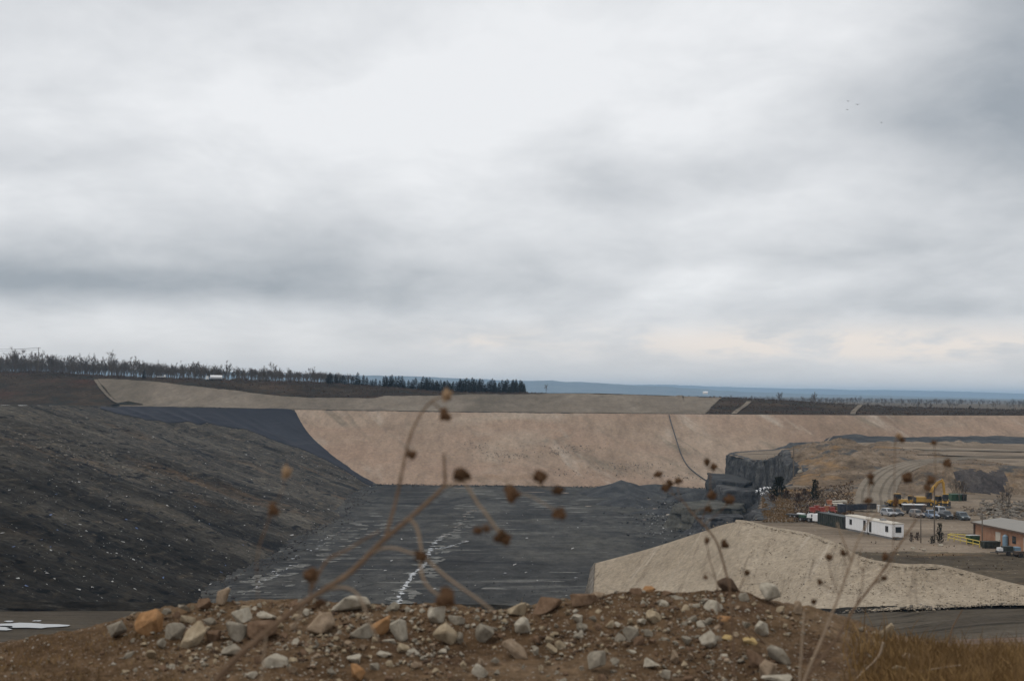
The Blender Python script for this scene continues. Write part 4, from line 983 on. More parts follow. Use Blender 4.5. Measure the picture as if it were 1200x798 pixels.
twig('thin brown twig crossing beside the brown grey block', 4.75, [(880, 735), (894, 752), (908, 762), (914, 775)], 2.0, 'stem')

# grass: thousands of bent blades
def grass(name, n, where, hmin, hmax, m, lean=.35, wid=.0035):
    Vs = np.zeros((n, 7, 3)); rg3 = np.random.RandomState(len(name)+n); rr = random.Random(n)
    for i in range(n):
        x, y = where(rr); p = soil_at(x, y); h = rr.uniform(hmin, hmax); a = rr.uniform(0, 6.28); l = rr.uniform(.1, 1)*lean*h
        d = np.array([math.cos(a), math.sin(a)*.6, 0]); sd = np.array([1.0, .2, 0])*wid*rr.uniform(.6, 1.2)
        for k, (t, w) in enumerate(((0, 1), (.4, .85), (.75, .55))):
            c = p+np.array([0, 0, h*(t-.12*t*t*l/h*2)-.01])+d*l*t*t
            Vs[i, 2*k] = c-sd*w; Vs[i, 2*k+1] = c+sd*w
        Vs[i, 6] = p+np.array([0, 0, h*(1-.2*l/h)])+d*l*1.35
    b = np.arange(n)[:, None]*7
    tr = np.array([[0, 1, 3], [0, 3, 2], [2, 3, 5], [2, 5, 4], [4, 5, 6]])
    Fc = (b[:, :, None]+tr[None]).reshape(-1, 3)
    o = link(name, np_mesh(name, Vs.reshape(-1, 3), Fc), M[m]); o['kind'] = 'stuff'; return o
def right_side(rr):
    while True:
        x = 985+250*rr.random()**.8; c = float(crest_y(x)); y = c+4+rr.random()**.8*(815-c)
        if rr.random() < np.interp(x, [985, 1020, 1060, 1250], [.06, .4, .9, 1])*(.35+.75*float(vnoise(x/20., y/14., 9))*.5+.35): return x, y
def left_side(rr):
    x = -20+rr.random()**1.3*230; c = float(crest_y(x)); return x, c+6+rr.random()*(812-c)
grass('dry_grass', 5600, right_side, .025, .08, 'straw', .7, .0028)
grass('dry_grass', 700, right_side, .06, .13, 'field_straw', .6, .0022)
grass('dry_grass', 1100, left_side, .008, .03, 'field_straw', 1.2, .003)

# ------------------------------------------------------------------ TREES
def bare_tree(seed, h=12.0, spread=.33, full=True):
    """returns (trunk MB, crown MB): a tapered trunk with limbs, and boughs that end in fine twigs"""
    rg = random.Random(seed); tr, cr = MB(), MB()
    lean = Vector((rg.uniform(-.08, .08), rg.uniform(-.08, .08), 1)).normalized()
    fork = h*rg.uniform(.08, .24); top = lean*fork
    tr.path([(0, 0, -.8), (0, 0, 0), tuple(top*.5+Vector((rg.uniform(-.1, .1), 0, 0))), tuple(top)], [h*.022, h*.02, h*.016, h*.013], 5)
    def twig(p, d, l):
        s = d.orthogonal().normalized()*.05
        cr.add([p-s, p+s, p+d*l], [(0, 1, 2)])
    def grow(p, d, l, r, lev):
        q = p+d*l*.5+Vector((rg.uniform(-1, 1), rg.uniform(-1, 1), rg.uniform(-.3, .6)))*l*.08; e = q+(d+Vector((0, 0, .18))).normalized()*l*.5
        (tr if lev == 0 else cr).path([tuple(p), tuple(q), tuple(e)], [r, r*.8, r*.6], 3)
        n = 3 if lev < 2 else 4
        for k in range(n):
            t = rg.uniform(.35, 1.0) if k else 1.0; b = p+(e-p)*t
            ax = Vector((rg.gauss(0, 1), rg.gauss(0, 1), rg.gauss(0, .5))); nd = (d*1.0+ax*spread*1.15+Vector((0, 0, .22))).normalized()
            if lev < (2 if full else 1): grow(b, nd, l*rg.uniform(.5, .72), r*.55, lev+1)
            else:
                for _ in range(4 if full else 6):
                    twig(b, (nd+Vector((rg.gauss(0, .35), rg.gauss(0, .35), rg.gauss(0, .3)))).normalized(), l*rg.uniform(.45, .95))
    for k in range(rg.choice((3, 4, 4, 5))):
        a = 2*math.pi*k/4+rg.uniform(-.6, .6); d = Vector((math.cos(a)*spread, math.sin(a)*spread, rg.uniform(.7, 1.1))).normalized()
        grow(top*rg.uniform(.75, 1.0), d, h*rg.uniform(.28, .42), h*.009, 0)
    grow(top, lean, h*.42, h*.011, 0)
    return tr, cr
def conifer_mb(seed, h=9.0, w=2.1, n=420):
    rg = random.Random(seed); tr, cr = MB(), MB()
    tr.path([(0, 0, -.8), (0, 0, h*.5), (0, 0, h*.95)], [h*.022, h*.015, h*.004], 5)
    ph = [rg.uniform(.65, 1.1) for _ in range(12)]
    for i in range(n):
        t = rg.random()**1.25; z = h*(.07+.93*t); a = rg.uniform(0, 6.283)
        lim = w*(1-t)**.6*ph[int(a/6.283*11.99)]*(.85+.3*math.sin(t*38+a*2))+.12
        r0_ = lim*rg.uniform(.2, .75); r1 = lim*rg.uniform(.85, 1.2); dz = -rg.uniform(.05, .35)*lim*.5
        ca, sa = math.cos(a), math.sin(a); wd = .22+.30*lim*rg.uniform(.5, 1)
        cr.add([(ca*r0_-sa*wd, sa*r0_+ca*wd, z+.1), (ca*r0_+sa*wd, sa*r0_-ca*wd, z-.15), (ca*r1, sa*r1, z+dz)], [(0, 1, 2)])
    tip = MB(); cr.add([(-.12, 0, h*.93), (.12, 0, h*.93), (0, .03, h*1.03)], [(0, 1, 2)])
    return tr, cr
def tree_thing(name, mbs, tm, cm, loc, label, cat, group, crown='crown', sc_=1.0):
    r = empty(name, loc, 0, label, cat, group)
    mbs[0].build('trunk', M[tm], r); mbs[1].build(crown, M[cm], r); r.scale = (sc_,)*3; return r
def put(root, loc, s, label, group=None, rz=None):
    c = copy_tree(root); c.location = loc; c.scale = (s*random.uniform(.9, 1.1), s*random.uniform(.9, 1.1), s); c.rotation_euler = (0, 0, random.uniform(0, 6.28) if rz is None else rz)
    c['label'] = label
    if group: c['group'] = group
    return c
def ground_upper(px, D):
    x = (px-600)/F*D*1.0006; return np.array([x, D, float(upper_z(px, D))-.1])
rt = random.Random(21)
bare_protos = []
def span(x):
    for lim, lab, gr in ((44, 'bare tree of the tall thicket left of the utility pole', 'bare trees left of the utility pole'), (116, 'bare tree between the utility pole and the top corner of the gravel slope', 'bare trees right of the utility pole'),
                         (186, 'bare tree along the skyline above the top of the gravel slope', 'bare trees above the gravel slope'), (236, 'bare tree between the low white flatbed and the white tanker', 'bare trees left of the tanker'),
                         (270, 'bare tree standing right behind the white tanker lorry', 'bare trees behind the tanker'), (330, 'bare tree on the skyline a little right of the white tanker', 'bare trees right of the tanker'), (999, 'low bare tree at the thin end of the row before the conifers', 'bare trees before the conifers')):
        if x < lim: return lab, gr
def cspan(x):
    for lim, lab, gr in ((440, 'dark conifer in the thin left stretch of the evergreen belt', 'conifers at the left of the belt'), (500, 'dark conifer in the middle of the evergreen belt, left of the pale seed head', 'conifers in the middle of the belt'),
                         (560, 'dark conifer in the evergreen belt around and right of the pale seed head', 'conifers right of the middle of the belt'), (999, 'dark tall conifer in the dense right end of the evergreen belt', 'conifers at the right of the belt')):
        if x < lim: return lab, gr
B_LAB = 'bare grey tree in the leafless row along the skyline at left'
for k in range(7):
    px = 8+k*52; D = 985; h = 11.0
    t = tree_thing('bare_tree', bare_tree(400+k), 'bark', 'twig', ground_upper(px, D), span(px)[0], 'tree', span(px)[1])
    t.scale = (1, 1, rt.uniform(.85, 1.15)); bare_protos.append(t)
xs_b = []
x = -14.0
while x < 388: xs_b.append(x); x += rt.uniform(2.2, 5.0)
for x in xs_b:
    D = rt.uniform(965, 1060); hh = np.interp(x, [-20, 40, 70, 110, 130, 180, 240, 300, 350, 390], [27, 24, 22, 22, 23, 21, 18, 16, 14, 11])*rt.uniform(.5, 1.15)
    put(rt.choice(bare_protos), ground_upper(x, D), hh*D/F/12.0, *span(x))
for (x, D, hp, lab) in [(20, 955, 33, 'tallest bare tree in front of the leafless row, left of the utility pole'), (37, 958, 26, 'bare tree just left of the utility pole'), (131, 960, 29, 'broad bare tree rising above the leafless row at the top of the gravel slope'),
                        (367, 990, 22, 'lone tall bare tree near the end of the leafless row before the conifers'), (627, 1010, 0, '')]:
    if hp: put(rt.choice(bare_protos), ground_upper(x, D), hp*D/F/12.0, lab, 'tall bare trees in front of the row')
# a far wood behind that row reads as one mass
lowp = [MB(), MB(), MB()]; prot = []
for k in range(5):
    a_, b_ = bare_tree(450+k, full=False); a_.add(b_.v, b_.f)
    tri = [q for f in a_.f for q in ([f] if len(f) == 3 else [(f[0], f[i], f[i+1]) for i in range(1, len(f)-1)])]
    prot.append((np.array([tuple(v) for v in a_.v]), np.array(tri)))
pl = []
for i in range(620):
    x = rt.uniform(-40, 420); D = rt.uniform(1070, 1330); hh = np.interp(x, [-40, 60, 200, 300, 420], [20, 20, 17, 14, 11])*rt.uniform(.6, 1.05)
    g0 = P(x, np.interp(x, [-40, 115, 420], [437, 441, 449]), D); s = hh*D/F/12.0
    pl.append((g0, (s*1.15, s*1.15, s), euler_np(rt.uniform(0, 6.28), 0, 0)))
scatter('woodland', prot, pl, M['bark'])
# conifers
C_LAB = 'dark conifer in the evergreen belt on the skyline left of centre'
con = []
for k in range(5):
    con.append(tree_thing('conifer_tree', conifer_mb(500+k, 9.0, rt.uniform(2.4, 3.6)), 'bark', 'conifer', ground_upper(420+k*40, 958), cspan(420+k*40)[0], 'tree', cspan(420+k*40)[1]))
x = 385.0
while x < 616:
    bx = x; front = np.interp(x, [385, 470, 520, 616], [0, 0, .6, 1])
    D = rt.uniform(950, 985); hh = np.interp(x, [385, 400, 450, 520, 560, 600, 616], [10.5, 11.5, 13, 16, 18, 18, 16])*rt.uniform(.6, 1.12)
    gp = ground_upper(bx, D); gp[2] = P(bx, np.interp(x, [385, 400, 450, 500, 530, 616], [449.5, 450.5, 453, 457, 460.5, 461.5]), D)[2]-.2
    put(rt.choice(con), gp, hh*D/F/9.0, *cspan(x))
    x += rt.uniform(1.8, 5.2)
for i in range(34):
    x = rt.uniform(500, 616); D = rt.uniform(990, 1060); hh = rt.uniform(11, 16.5)
    gp = P(x, 460.5, D); put(rt.choice(con), gp, hh*D/F/9.0, *cspan(x))
put(con[0], ground_upper(387, 946), 13*946/F/9, 'lone dark conifer standing at the left end of the evergreen belt', 'lone evergreens')
gp = ground_upper(170, 946); put(con[1], gp, 10*946/F/9.0, 'small dark evergreen on the skyline just right of the top of the gravel slope', 'lone evergreens')
for (x, y, h, lab) in [(925.5, 472, 4, 'small round evergreen on the scrubby plain nearest the dark corner of the terrace'), (975, 475.5, 4.6, 'dark evergreen dot on the scrubby plain above the quarry pole'), (1137, 481, 6, 'largest dark evergreen on the plain at far right above the gravel slope')]:
    D = 1150; g0 = P(x, y, D); g0[2] = min(g0[2], g0[2]); c = put(con[2], g0, h*D/F/9, lab, 'lone evergreens'); c.scale = (c.scale[0]*1.5, c.scale[1]*1.5, c.scale[2])
# leafless trees scattered on the plain at right
P_LAB = 'small leafless tree scattered over the scrubby plain at right'
for i in range(95):
    x = rt.uniform(640, 1230) if i < 22 else rt.uniform(850, 1230); D = rt.uniform(1250, 2600); hh = rt.uniform(3.5, 8.5)
    z = float(np.interp(D, [1080, 1300, 2200, 4000], [-13.5, -12.2, -13.0, -19])); c = (x-600)/F*D
    put(rt.choice(bare_protos), (c, D, z-.3), hh*D/F/12, P_LAB, 'leafless trees on the plain')
for (x, y, h, lab) in [(640, 460, 11, 'lone bare tree on the horizon right of the evergreen belt'), (954, 476, 15, 'taller bare tree on the plain, right of the smallest evergreen'), (914, 474, 14, 'bare tree at the corner of the dark scrub on the terrace'), (1165, 478, 9, 'bare tree near the right edge of the plain')]:
    D = 1180; put(rt.choice(bare_protos), P(x, y, D), h*D/F/12, lab, 'leafless trees on the plain')
pl = []
for i in range(1500):
    D = rt.choice((rt.uniform(1500, 2600), rt.uniform(2400, 5200), rt.uniform(3000, 6200))); x = rt.uniform(-60, 1290); z = float(np.interp(D, [1080, 1300, 2200, 4000, 16000], [-13.5, -12.2, -13.0, -19, -22]))
    s = rt.uniform(.5, 1.0)*(1.0 if D > 2300 else .55); pl.append((((x-600)/F*D, D, z-1), (s*1.8, s*1.8, s), euler_np(rt.uniform(0, 6.28), 0, 0)))
scatter('woodland', prot, pl, M['bark'])
# scrub on the terrace banks and the plain
def brush_np(seed, n=16):
    rg = random.Random(seed); V, Fc = [], []
    for i in range(n):
        a = rg.uniform(0, 6.28); t = rg.uniform(.1, .9); d = Vector((math.cos(a)*t, math.sin(a)*t, rg.uniform(.5, 1.1))); s = d.orthogonal().normalized()*.06
        k = len(V); V += [tuple(-s), tuple(s), tuple(d*rg.uniform(.5, 1.1))]; Fc.append((k, k+1, k+2))
    return np.array(V), np.array(Fc)
bn = [brush_np(k) for k in range(5)]
pl, pl2 = [], []
for i in range(5200):
    x = rt.uniform(-20, 640); D = rt.uniform(868, 965); th_ = np.interp(x, tx, th) if 116 < x < 846 else 400
    q = ground_upper(x, D); py = project(q)[1]
    if 112 < x < 846 and py > th_-1.0: continue
    s = rt.uniform(.5, 1.7)*(.6 if x < 120 and py > 445 else 1); (pl if rt.random() < .6 else pl2).append((q, (s, s, s*rt.uniform(.5, 1.1)), euler_np(rt.uniform(0, 6.28), 0, 0)))
for i in range(4200):
    x = rt.uniform(832, 1240); D = 866+rt.random()**1.6*620
    z = float(upper_z(x, D)) if D < 1000 else max(float(upper_z(x, D)), float(np.interp(D, [1080, 1300, 2200], [-13.5, -12.2, -13.0])))
    s = rt.uniform(.5, 1.6); (pl if rt.random() < .6 else pl2).append(((((x-600)/F*D), D, z-.1), (s*1.4, s*1.4, s), euler_np(rt.uniform(0, 6.28), 0, 0)))
for i in range(2900):
    x = rt.uniform(-30, 400); D = rt.uniform(955, 1110); s = rt.uniform(1.0, 3.4)*(.6+.8*abs(float(vnoise(x/9., 0., 7)))); (pl if rt.random() < .35 else pl2).append((ground_upper(x, D), (s*1.2, s*1.2, s*rt.uniform(.6, 1.2)), euler_np(rt.uniform(0, 6.28), 0, 0)))
for i in range(500):
    x = rt.uniform(385, 620); D = rt.uniform(945, 1000); s = rt.uniform(.6, 1.6); (pl if rt.random() < .5 else pl2).append((ground_upper(x, D), (s*1.2, s*1.2, s), euler_np(rt.uniform(0, 6.28), 0, 0)))
scatter('scrub', bn, pl, M['brush']); scatter('scrub', bn, pl2, M['bark'])
# dry grass and brush round the quarry shelf, hillock and yard bank
pl, pl2 = [], []
for i in range(5200):
    x = rt.uniform(893, 1000); y = rt.uniform(574, 612); p = PZ(x, y, YZ)
    if not inside(np.array([p[0]]), np.array([p[1]]), poly)[0]: continue
    s = rt.uniform(.25, .7); z = float(rightz(np.array([p[0]]), np.array([p[1]]))[0]); (pl if x < 930 or rt.random() < .3 else pl2).append(((p[0], p[1], z), (s, s, s*.9), euler_np(rt.uniform(0, 6.28), 0, 0)))
for i in range(110):
    x = rt.uniform(960, 1200); y = rt.uniform(635, 668); p = PZ(x, y, YZ)
    if not inside(np.array([p[0]]), np.array([p[1]]), poly)[0]: continue
    s = rt.uniform(.2, .5); pl2.append(((p[0], p[1], YZ), (s, s, s), euler_np(rt.uniform(0, 6.28), 0, 0)))
for i in range(700):
    X_ = rt.uniform(92, 150); Y_ = rt.uniform(410, 560); z = float(rightz(np.array([X_]), np.array([Y_]))[0])
    if z < YZ+1: continue
    s = rt.uniform(.25, .6); (pl if rt.random() < .6 else pl2).append(((X_, Y_, z), (s, s, s*.8), euler_np(rt.uniform(0, 6.28), 0, 0)))
scatter('grass', bn, pl, M['field_straw']); scatter('brush', bn, pl2, M['brush'])

# ------------------------------------------------------------------ POLES, PIPE, FAR THINGS
def at_yard(px, py): return PZ(px, py, YZ+.02)
def hpx(h, D): return h*D/F
def pole(label, base, h, r=.16, arms=0, group=None, rz=0):
    o = empty('utility_pole', base, rz, label, 'pole', group)
    MB().tube((0, 0, -.5), (0, 0, h), r, r*.65, 8).build('shaft', M['wood'], o)
    for k in range(arms):
        z = h-.4-1.1*k; MB().box((0, 0, z), (2.6-.6*k, .14, .16)).build('cross_arm', M['wood'], o)
        ins = MB()
        for x in (-1.1+.3*k, 0, 1.1-.3*k): ins.tube((x, 0, z+.08), (x, 0, z+.36), .07, .05, 6)
        ins.build('insulator', M['steel'], o)
    return o
b = ground_upper(45.5, 950)
tallp = pole('tall utility pole carrying wires above the bare trees at far left', b, hpx(30, 950), .22, 2, None, .35)
for k, (dx, z) in enumerate(((-1.1, -.05), (1.1, -.05), (0, -1.3))):
    a0 = Vector((dx, 0, hpx(30, 950)+z-.05)); a1 = a0+Vector((-62, -14, 3)); pts = []
    for i in range(21):
        t = i/20; q = a0.lerp(a1, t); q.z -= 5.0*4*t*(1-t)*.62; pts.append(q)
    MB().path(pts, .085, 4).build('wire', M['dark_steel'], tallp)
p0 = yard_at(930, 556); pole('bare pole standing on the quarry edge left of the brown hillock', p0, hpx(34, p0[1]), .2)
p1 = at_yard(1095, 636); pole('tallest pole in the yard, right beside the narrow evergreen', p1, hpx(66, p1[1]), .17)
p2 = at_yard(1079, 636); pole('short leaning pole between the white trailers and the tallest pole', p2, hpx(32, p2[1]), .14)
p3 = at_yard(1151, 639); pole('dark pole in front of the corner of the brick building', p3, hpx(40, p3[1]), .13)
p4 = at_yard(1029.5, 600); tag(MB().tube((0, 0, 0), (0, 0, hpx(8, p4[1])), .2, .2, 8).box((0, 0, hpx(8, p4[1])), (.7, .5, .12)).build('white_post', M['white_flat']), 'short white post between the black bins and the silver car', 'post').location = p4
pts = [hit(x, y, farz, 735, 860) for x, y in [(784, 487), (786, 495), (790, 508), (794, 521), (799, 535), (806, 547), (816, 556), (826, 563), (838, 571)]]
pts = [np.array(p)+np.array([0, 0, .5]) for p in pts]
tag(MB().path(smooth_path(pts, 50), .33, 6).build('drain_pipe', M['pipe']), 'long black pipe curving down the far gravel slope', 'pipe')
pts = [P(x, ybench(x)+.2, 849.5) for x in np.linspace(382, 668, 40)]  # uneven dark line following part of the bench edge
tag(MB().path([np.array(p)+np.array([0, 0, -.02+.35*float(vnoise(i*.9, 0., 3))]) for i, p in enumerate(pts)], [.08+.12*abs(float(vnoise(i*.7, 1., 5))) for i in range(40)], 5).build('edge_line', M['pipe']), 'thin dark line along the top edge of the far gravel slope', 'pipe')
# tanker lorry on the skyline
q = ground_upper(252, 944); q[2] = P(252, 446.0, 944)[2]
r = empty('tanker_truck', q, .12, 'white tanker lorry parked on the skyline in front of the bare trees', 'truck'); L = 11.0
mb = MB(); mb.tube((-2.6, 0, 2.35), (5.2, 0, 2.35), 1.25, 1.25, 14); mb.build('tank', M['white'], r, smooth=False)
c = MB().box((-4.6, 0, 1.9), (1.9, 2.3, 2.3), taper=(.8, .95)).build('cab', M['white_flat'], r); MB().box((-5.35, 0, 2.35), (.5, 2.0, .8), ry=-.12).build('windshield', M['glass'], c)
MB().box((0, 0, .95), (10.6, 1.4, .3)).build('chassis', M['dark_steel'], r)
for x in (-4.5, -1.7, 3.2, 4.4):
    for y in (-1.05, 1.05): MB().tube((x, y-.16, .5), (x, y+.16, .5), .5, .5, 12).build('wheel', M['black'], r)
q = ground_upper(190, 946); q[2] = P(190, 443.0, 946)[2]
r = empty('flatbed_trailer', q, .05, 'low white flatbed trailer on the skyline at the top of the gravel slope', 'trailer')
MB().box((0, 0, .9), (5.6, 2.0, .35)).build('bed', M['white_flat'], r); MB().box((2.3, 0, 1.6), (.9, 1.9, 1.2)).build('head_board', M['white_flat'], r)
for x in (-1.2, .2): MB().tube((x, -1.05, .4), (x, -.8, .4), .4, .4, 10).build('wheel', M['black'], r)
q = P(826.5, 461.6, 1500); r = empty('white_barn', q, .1, 'tiny white barn on the plain below the blue hills', 'barn')
MB().box((0, 0, 1.0), (4.4, 4, 2.0)).build('wall', M['white'], r); MB().prism([(-2.2, 1.9), (2.2, 1.9), (0, 2.7)], -2.4, 2.4).build('roof', M['white'], r)
# low white sheds on the plain
q = P(905, 470.0, 2200)
for (x, y, D, w_, lab) in [(882, 461.5, 2600, 12, 'pale far shed on the plain, left of a second one'), (897, 462.2, 2600, 9, 'pale far shed on the plain, right of a second one')]:
    r = empty('far_shed', (*P(x, y, D)[:2], -15.5), 0, lab, 'shed'); MB().box((0, 0, 2), (w_, 8, 4)).build('wall', M['cream'], r); MB().prism([(-4.3, 4.0), (4.3, 4.0), (0, 5.6)], -w_/2-.3, w_/2+.3).build('roof', M['roof'], r)
# birds
for i, (x, y, s, a, lab) in enumerate([(994, 119, .8, .2, 'upper dark bird of the loose three in the cloudy sky'), (1005, 123, 1.0, -.1, 'darkest bird, right of the loose three in the cloudy sky'), (993, 129, .7, .3, 'lowest bird of the loose three in the cloudy sky'), (1033, 144, .75, .1, 'single bird apart to the lower right of the other three')]):
    o = empty('flying_bird', P(x, y, 150), a, lab, 'bird', 'birds flying in the cloudy sky'); k = s*.32
    MB().path([(0, -k*.45, 0), (0, -k*.2, 0), (0, k*.1, 0), (0, k*.5, 0)], [k*.04, k*.12, k*.1, k*.02], 6).build('body', M['bird'], o)
    for sg in (-1, 1):
        MB().add([(0, -k*.15, .02), (0, k*.2, .02), (sg*k*.5, k*.12, k*.22), (sg*k*.5, -k*.16, k*.22), (sg*k*1.0, k*.2, k*.1), (0, -k*.1, -.01), (0, k*.15, -.01)], [(0, 1, 2, 3), (3, 2, 4), (5, 6, 2, 3)]).build('wing', M['bird'], o)

# ------------------------------------------------------------------ YARD: trailers, building, machines, cars
def wheels(root, xs, ys, r, w=.24, m='black'):
    for x in xs:
        for y in ys:
            t = MB().tube((x-w/2, y, r), (x+w/2, y, r), r, r, 14).build('wheel', M[m], root)
            MB().tube((x-w/2-.01, y, r), (x+w/2+.01, y, r), r*.55, r*.55, 10).build('rim', M['steel'], t)
def car(px, py, paint_, label, kind='suv', rz=0.0, L=4.7, W=1.9):
    r = empty({'suv': 'parked_suv', 'pickup': 'pickup_truck', 'sedan': 'parked_car', 'van': 'parked_van'}[kind], at_yard(px, py), rz, label, 'pickup' if kind == 'pickup' else 'van' if kind == 'van' else 'car', 'cars parked in the yard')
    h = {'suv': 1.75, 'pickup': 1.85, 'sedan': 1.45, 'van': 2.2}[kind]; l = L/2; b = {'sedan': .9}.get(kind, 1.05)
    MB().prism([(-l, .38), (-l+.1, .3), (l-.1, .3), (l, .38), (l, b-.1), (l-.1, b), (-l*.42, b), (-l+.25, b-.14), (-l, b-.3)], -W/2, W/2).build('body', M['car_'+paint_], r, bevel=.05)
    c0, c1, c2, c3 = {'suv': (-.95, -.35, l-.45, l-.08), 'pickup': (-.9, -.3, .85, 1.0), 'sedan': (-.8, -.1, 1.1, 1.75), 'van': (-1.6, -1.1, l-.2, l-.05)}[kind]
    cab = MB(); w1, w2 = W/2-.04, W/2-.2
    V = [(-w1, c0, b-.01), (w1, c0, b-.01), (w1, c3, b-.01), (-w1, c3, b-.01), (-w2, c1, h), (w2, c1, h), (w2, c2, h), (-w2, c2, h)]
    cab.add(V, [(3, 2, 1, 0), (4, 5, 6, 7), (0, 1, 5, 4), (1, 2, 6, 5), (2, 3, 7, 6), (3, 0, 4, 7)]); cab.build('cabin', M['car_'+paint_], r, bevel=.04)
    def pane(name, q, out):
        q = [Vector(v) for v in q]; c = sum(q, Vector())/4; o = Vector(out)*.02
        MB().add([c+(v-c)*.84+o for v in q]+[c+(v-c)*.84-o for v in q], [(0, 1, 2, 3), (7, 6, 5, 4), (0, 4, 5, 1), (1, 5, 6, 2), (2, 6, 7, 3), (3, 7, 4, 0)]).build(name, M['glass'], r)
    V = [Vector(v) for v in V]
    pane('windshield', (V[0], V[1], V[5], V[4]), (0, -.8, .6)); pane('rear_window', (V[2], V[3], V[7], V[6]), (0, .9, .3))
    pane('side_window', (V[3], V[0], V[4], V[7]), (-1, 0, .2)); pane('side_window', (V[1], V[2], V[6], V[5]), (1, 0, .2))
    if kind == 'pickup': MB().box((0, 1.65, b+.02), (W-.3, 1.15, .06)).build('load_bed', M['black'], r)
    for sx in (-1, 1):
        MB().box((sx*W*.36, -l-.005, b-.28), (.36, .06, .17)).build('headlight', M['white_flat'], r); MB().box((sx*W*.41, l+.005, b-.2), (.2, .06, .25)).build('taillight', M['red'], r)
    MB().box((0, -l-.03, .46), (W*.96, .14, .22)).build('bumper', M['dark_steel'], r); MB().box((0, -l-.01, b-.3), (W*.4, .05, .16)).build('grille', M['black'], r)
    wheels(r, (-W/2+.08, W/2-.08), (-l*.62, l*.6), .36)
    return r
car(1041.5, 604.5, 'silver', 'silver car with a dark front parked just behind the long white trailer', 'suv', .25)
car(1050.5, 603.5, 'charcoal', 'dark car squeezed right of the silver one', 'sedan', .15)
car(1074.5, 606, 'tanmet', 'tan grey car parked left of the pale blue pickup', 'suv', .15)
car(1091, 607, 'bluegrey', 'pale blue pickup in the middle of the parked row', 'pickup', .12, 5.2, 2.0)
car(1101.5, 604.5, 'silver', 'pale van half hidden between the blue pickup and the black car', 'van', .1, 4.6)
car(1109, 607.5, 'charcoal', 'black car parked right of the blue pickup', 'suv', .1, 4.8)
car(1128, 609, 'slate', 'dark green grey car alone at the right end of the row', 'suv', .02, 4.8, 2.0)
# trailers
def quad_box(name, a, b, depth, z0, h, m, root_loc=None):
    pass
def office(label, a, b, w, h, group):
    """a white office trailer whose long wall runs from a to b (world XY)"""
    a = Vector((a[0], a[1])); b = Vector((b[0], b[1])); d = b-a; L = d.length; rz = math.atan2(d.y, d.x)
    r = empty('office_trailer', (a.x, a.y, YZ), rz, label, 'trailer', group)        # local x along the wall, +y behind it
    MB().box((L/2, w/2, .45+h/2), (L, w, h)).build('wall', M['white'], r)
    MB().prism([(-.12, .45+h), (w+.12, .45+h), (w+.06, .58+h), (w/2, .66+h), (-.06, .58+h)], -.12, L+.12).build('roof', M['cream'], r)
    MB().box((L/2, w/2, .25), (L-.3, w-.3, .42)).build('skirt', M['steel'], r)
    for k in range(1, int(L/1.22)): MB().box((k*1.22, -.012, .45+h/2), (.05, .03, h-.06)).build('panel_rib', M['white_flat'], r)
    return r, L
def win(root, c, d, axis='y'):
    s = (d[0]+.14, .05, d[1]+.14) if axis == 'y' else (.05, d[0]+.14, d[1]+.14); s2 = (d[0], .07, d[1]) if axis == 'y' else (.07, d[0], d[1])
    f = MB().box(c, s).build('window', M['dark_steel'], root); MB().box(c, s2).build('pane', M['glass'], f)
A0 = PZ(991, 621, YZ); B1 = PZ(1045.3, 632.4, YZ); dv = (B1-A0)[:2]; Lt = np.linalg.norm(dv); dv /= Lt
ta, La = office('white office trailer with one window, the farther of the two and nearer the dark container', A0, A0[:2]+dv*(Lt*.47), 2.5, 2.55, 'white office trailers')
win(ta, (2.2, -.02, 1.9), (.9, .95)); win(ta, (La-.9, -.02, 1.7), (.8, 1.9))
tb, Lb = office('white office trailer with a window in its near end, closest to the poles', A0[:2]+dv*(Lt*.5), B1, 2.5, 2.55, 'white office trailers')
win(tb, (Lb-2.0, -.02, 1.9), (1.0, 1.0)); win(tb, (Lb+.02, 1.35, 1.9), (1.1, .95), 'x'); win(tb, (.9, -.02, 1.65), (.8, 1.9))
MB().box((Lb*.4, 1.2, 3.3), (1.1, .9, .45)).build('roof_unit', M['steel'], tb)
MB().box((Lb+.6, .7, .5), (1.2, 1.0, .12)).build('step', M['wood'], tb)
C0 = A0[:2]-dv*(13.0); r = empty('dark_container', (C0[0], C0[1], YZ), math.atan2(dv[1], dv[0]), 'dark green container in line with and left of the white trailers', 'container')
MB().box((6, 1.2, 1.35), (11.6, 2.4, 2.5)).build('box', M['black_green'], r)
for k in range(13): MB().box((.5+k*.92, -.03, 1.35), (.3, .08, 2.3)).build('rib', M['black_green'], r)
MB().box((11.83, 1.2, 1.35), (.06, 2.2, 2.3)).build('door', M['dark_steel'], r)
w0 = at_yard(963, 613); r = empty('box_trailer', w0, -.85, 'small white box trailer left of the dark container', 'trailer')
MB().box((0, 0, 1.2), (3.6, 1.8, 1.5)).build('box', M['white'], r); MB().box((2.3, 0, .5), (1.2, .12, .12)).build('hitch', M['dark_steel'], r)
for y in (-.95, .95): MB().tube((0, y-.12, .38), (0, y+.12, .38), .38, .38, 12).build('wheel', M['black'], r)
w0 = at_yard(946, 611); r = empty('utility_truck', w0, .7, 'small truck with white bodywork and dark wheels, left of the white box trailer', 'truck')
MB().box((0, 0, .75), (1.5, 3.6, .4)).build('chassis', M['black_green'], r); cb = MB().box((0, -1.0, 1.35), (1.5, 1.2, .95), taper=(.85, .8)).build('cab', M['white_flat'], r); MB().box((0, -1.58, 1.45), (1.15, .08, .45)).build('windshield', M['glass'], cb)
MB().box((0, .8, 1.15), (1.5, 1.8, .5)).build('load_box', M['green'], r); wheels(r, (-.75, .75), (-1.1, 1.2), .45)
w0 = at_yard(934, 606.5); r = empty('flat_trailer', w0, 1.0, 'low dark flat trailer with white sheets at the left end of the row', 'trailer')
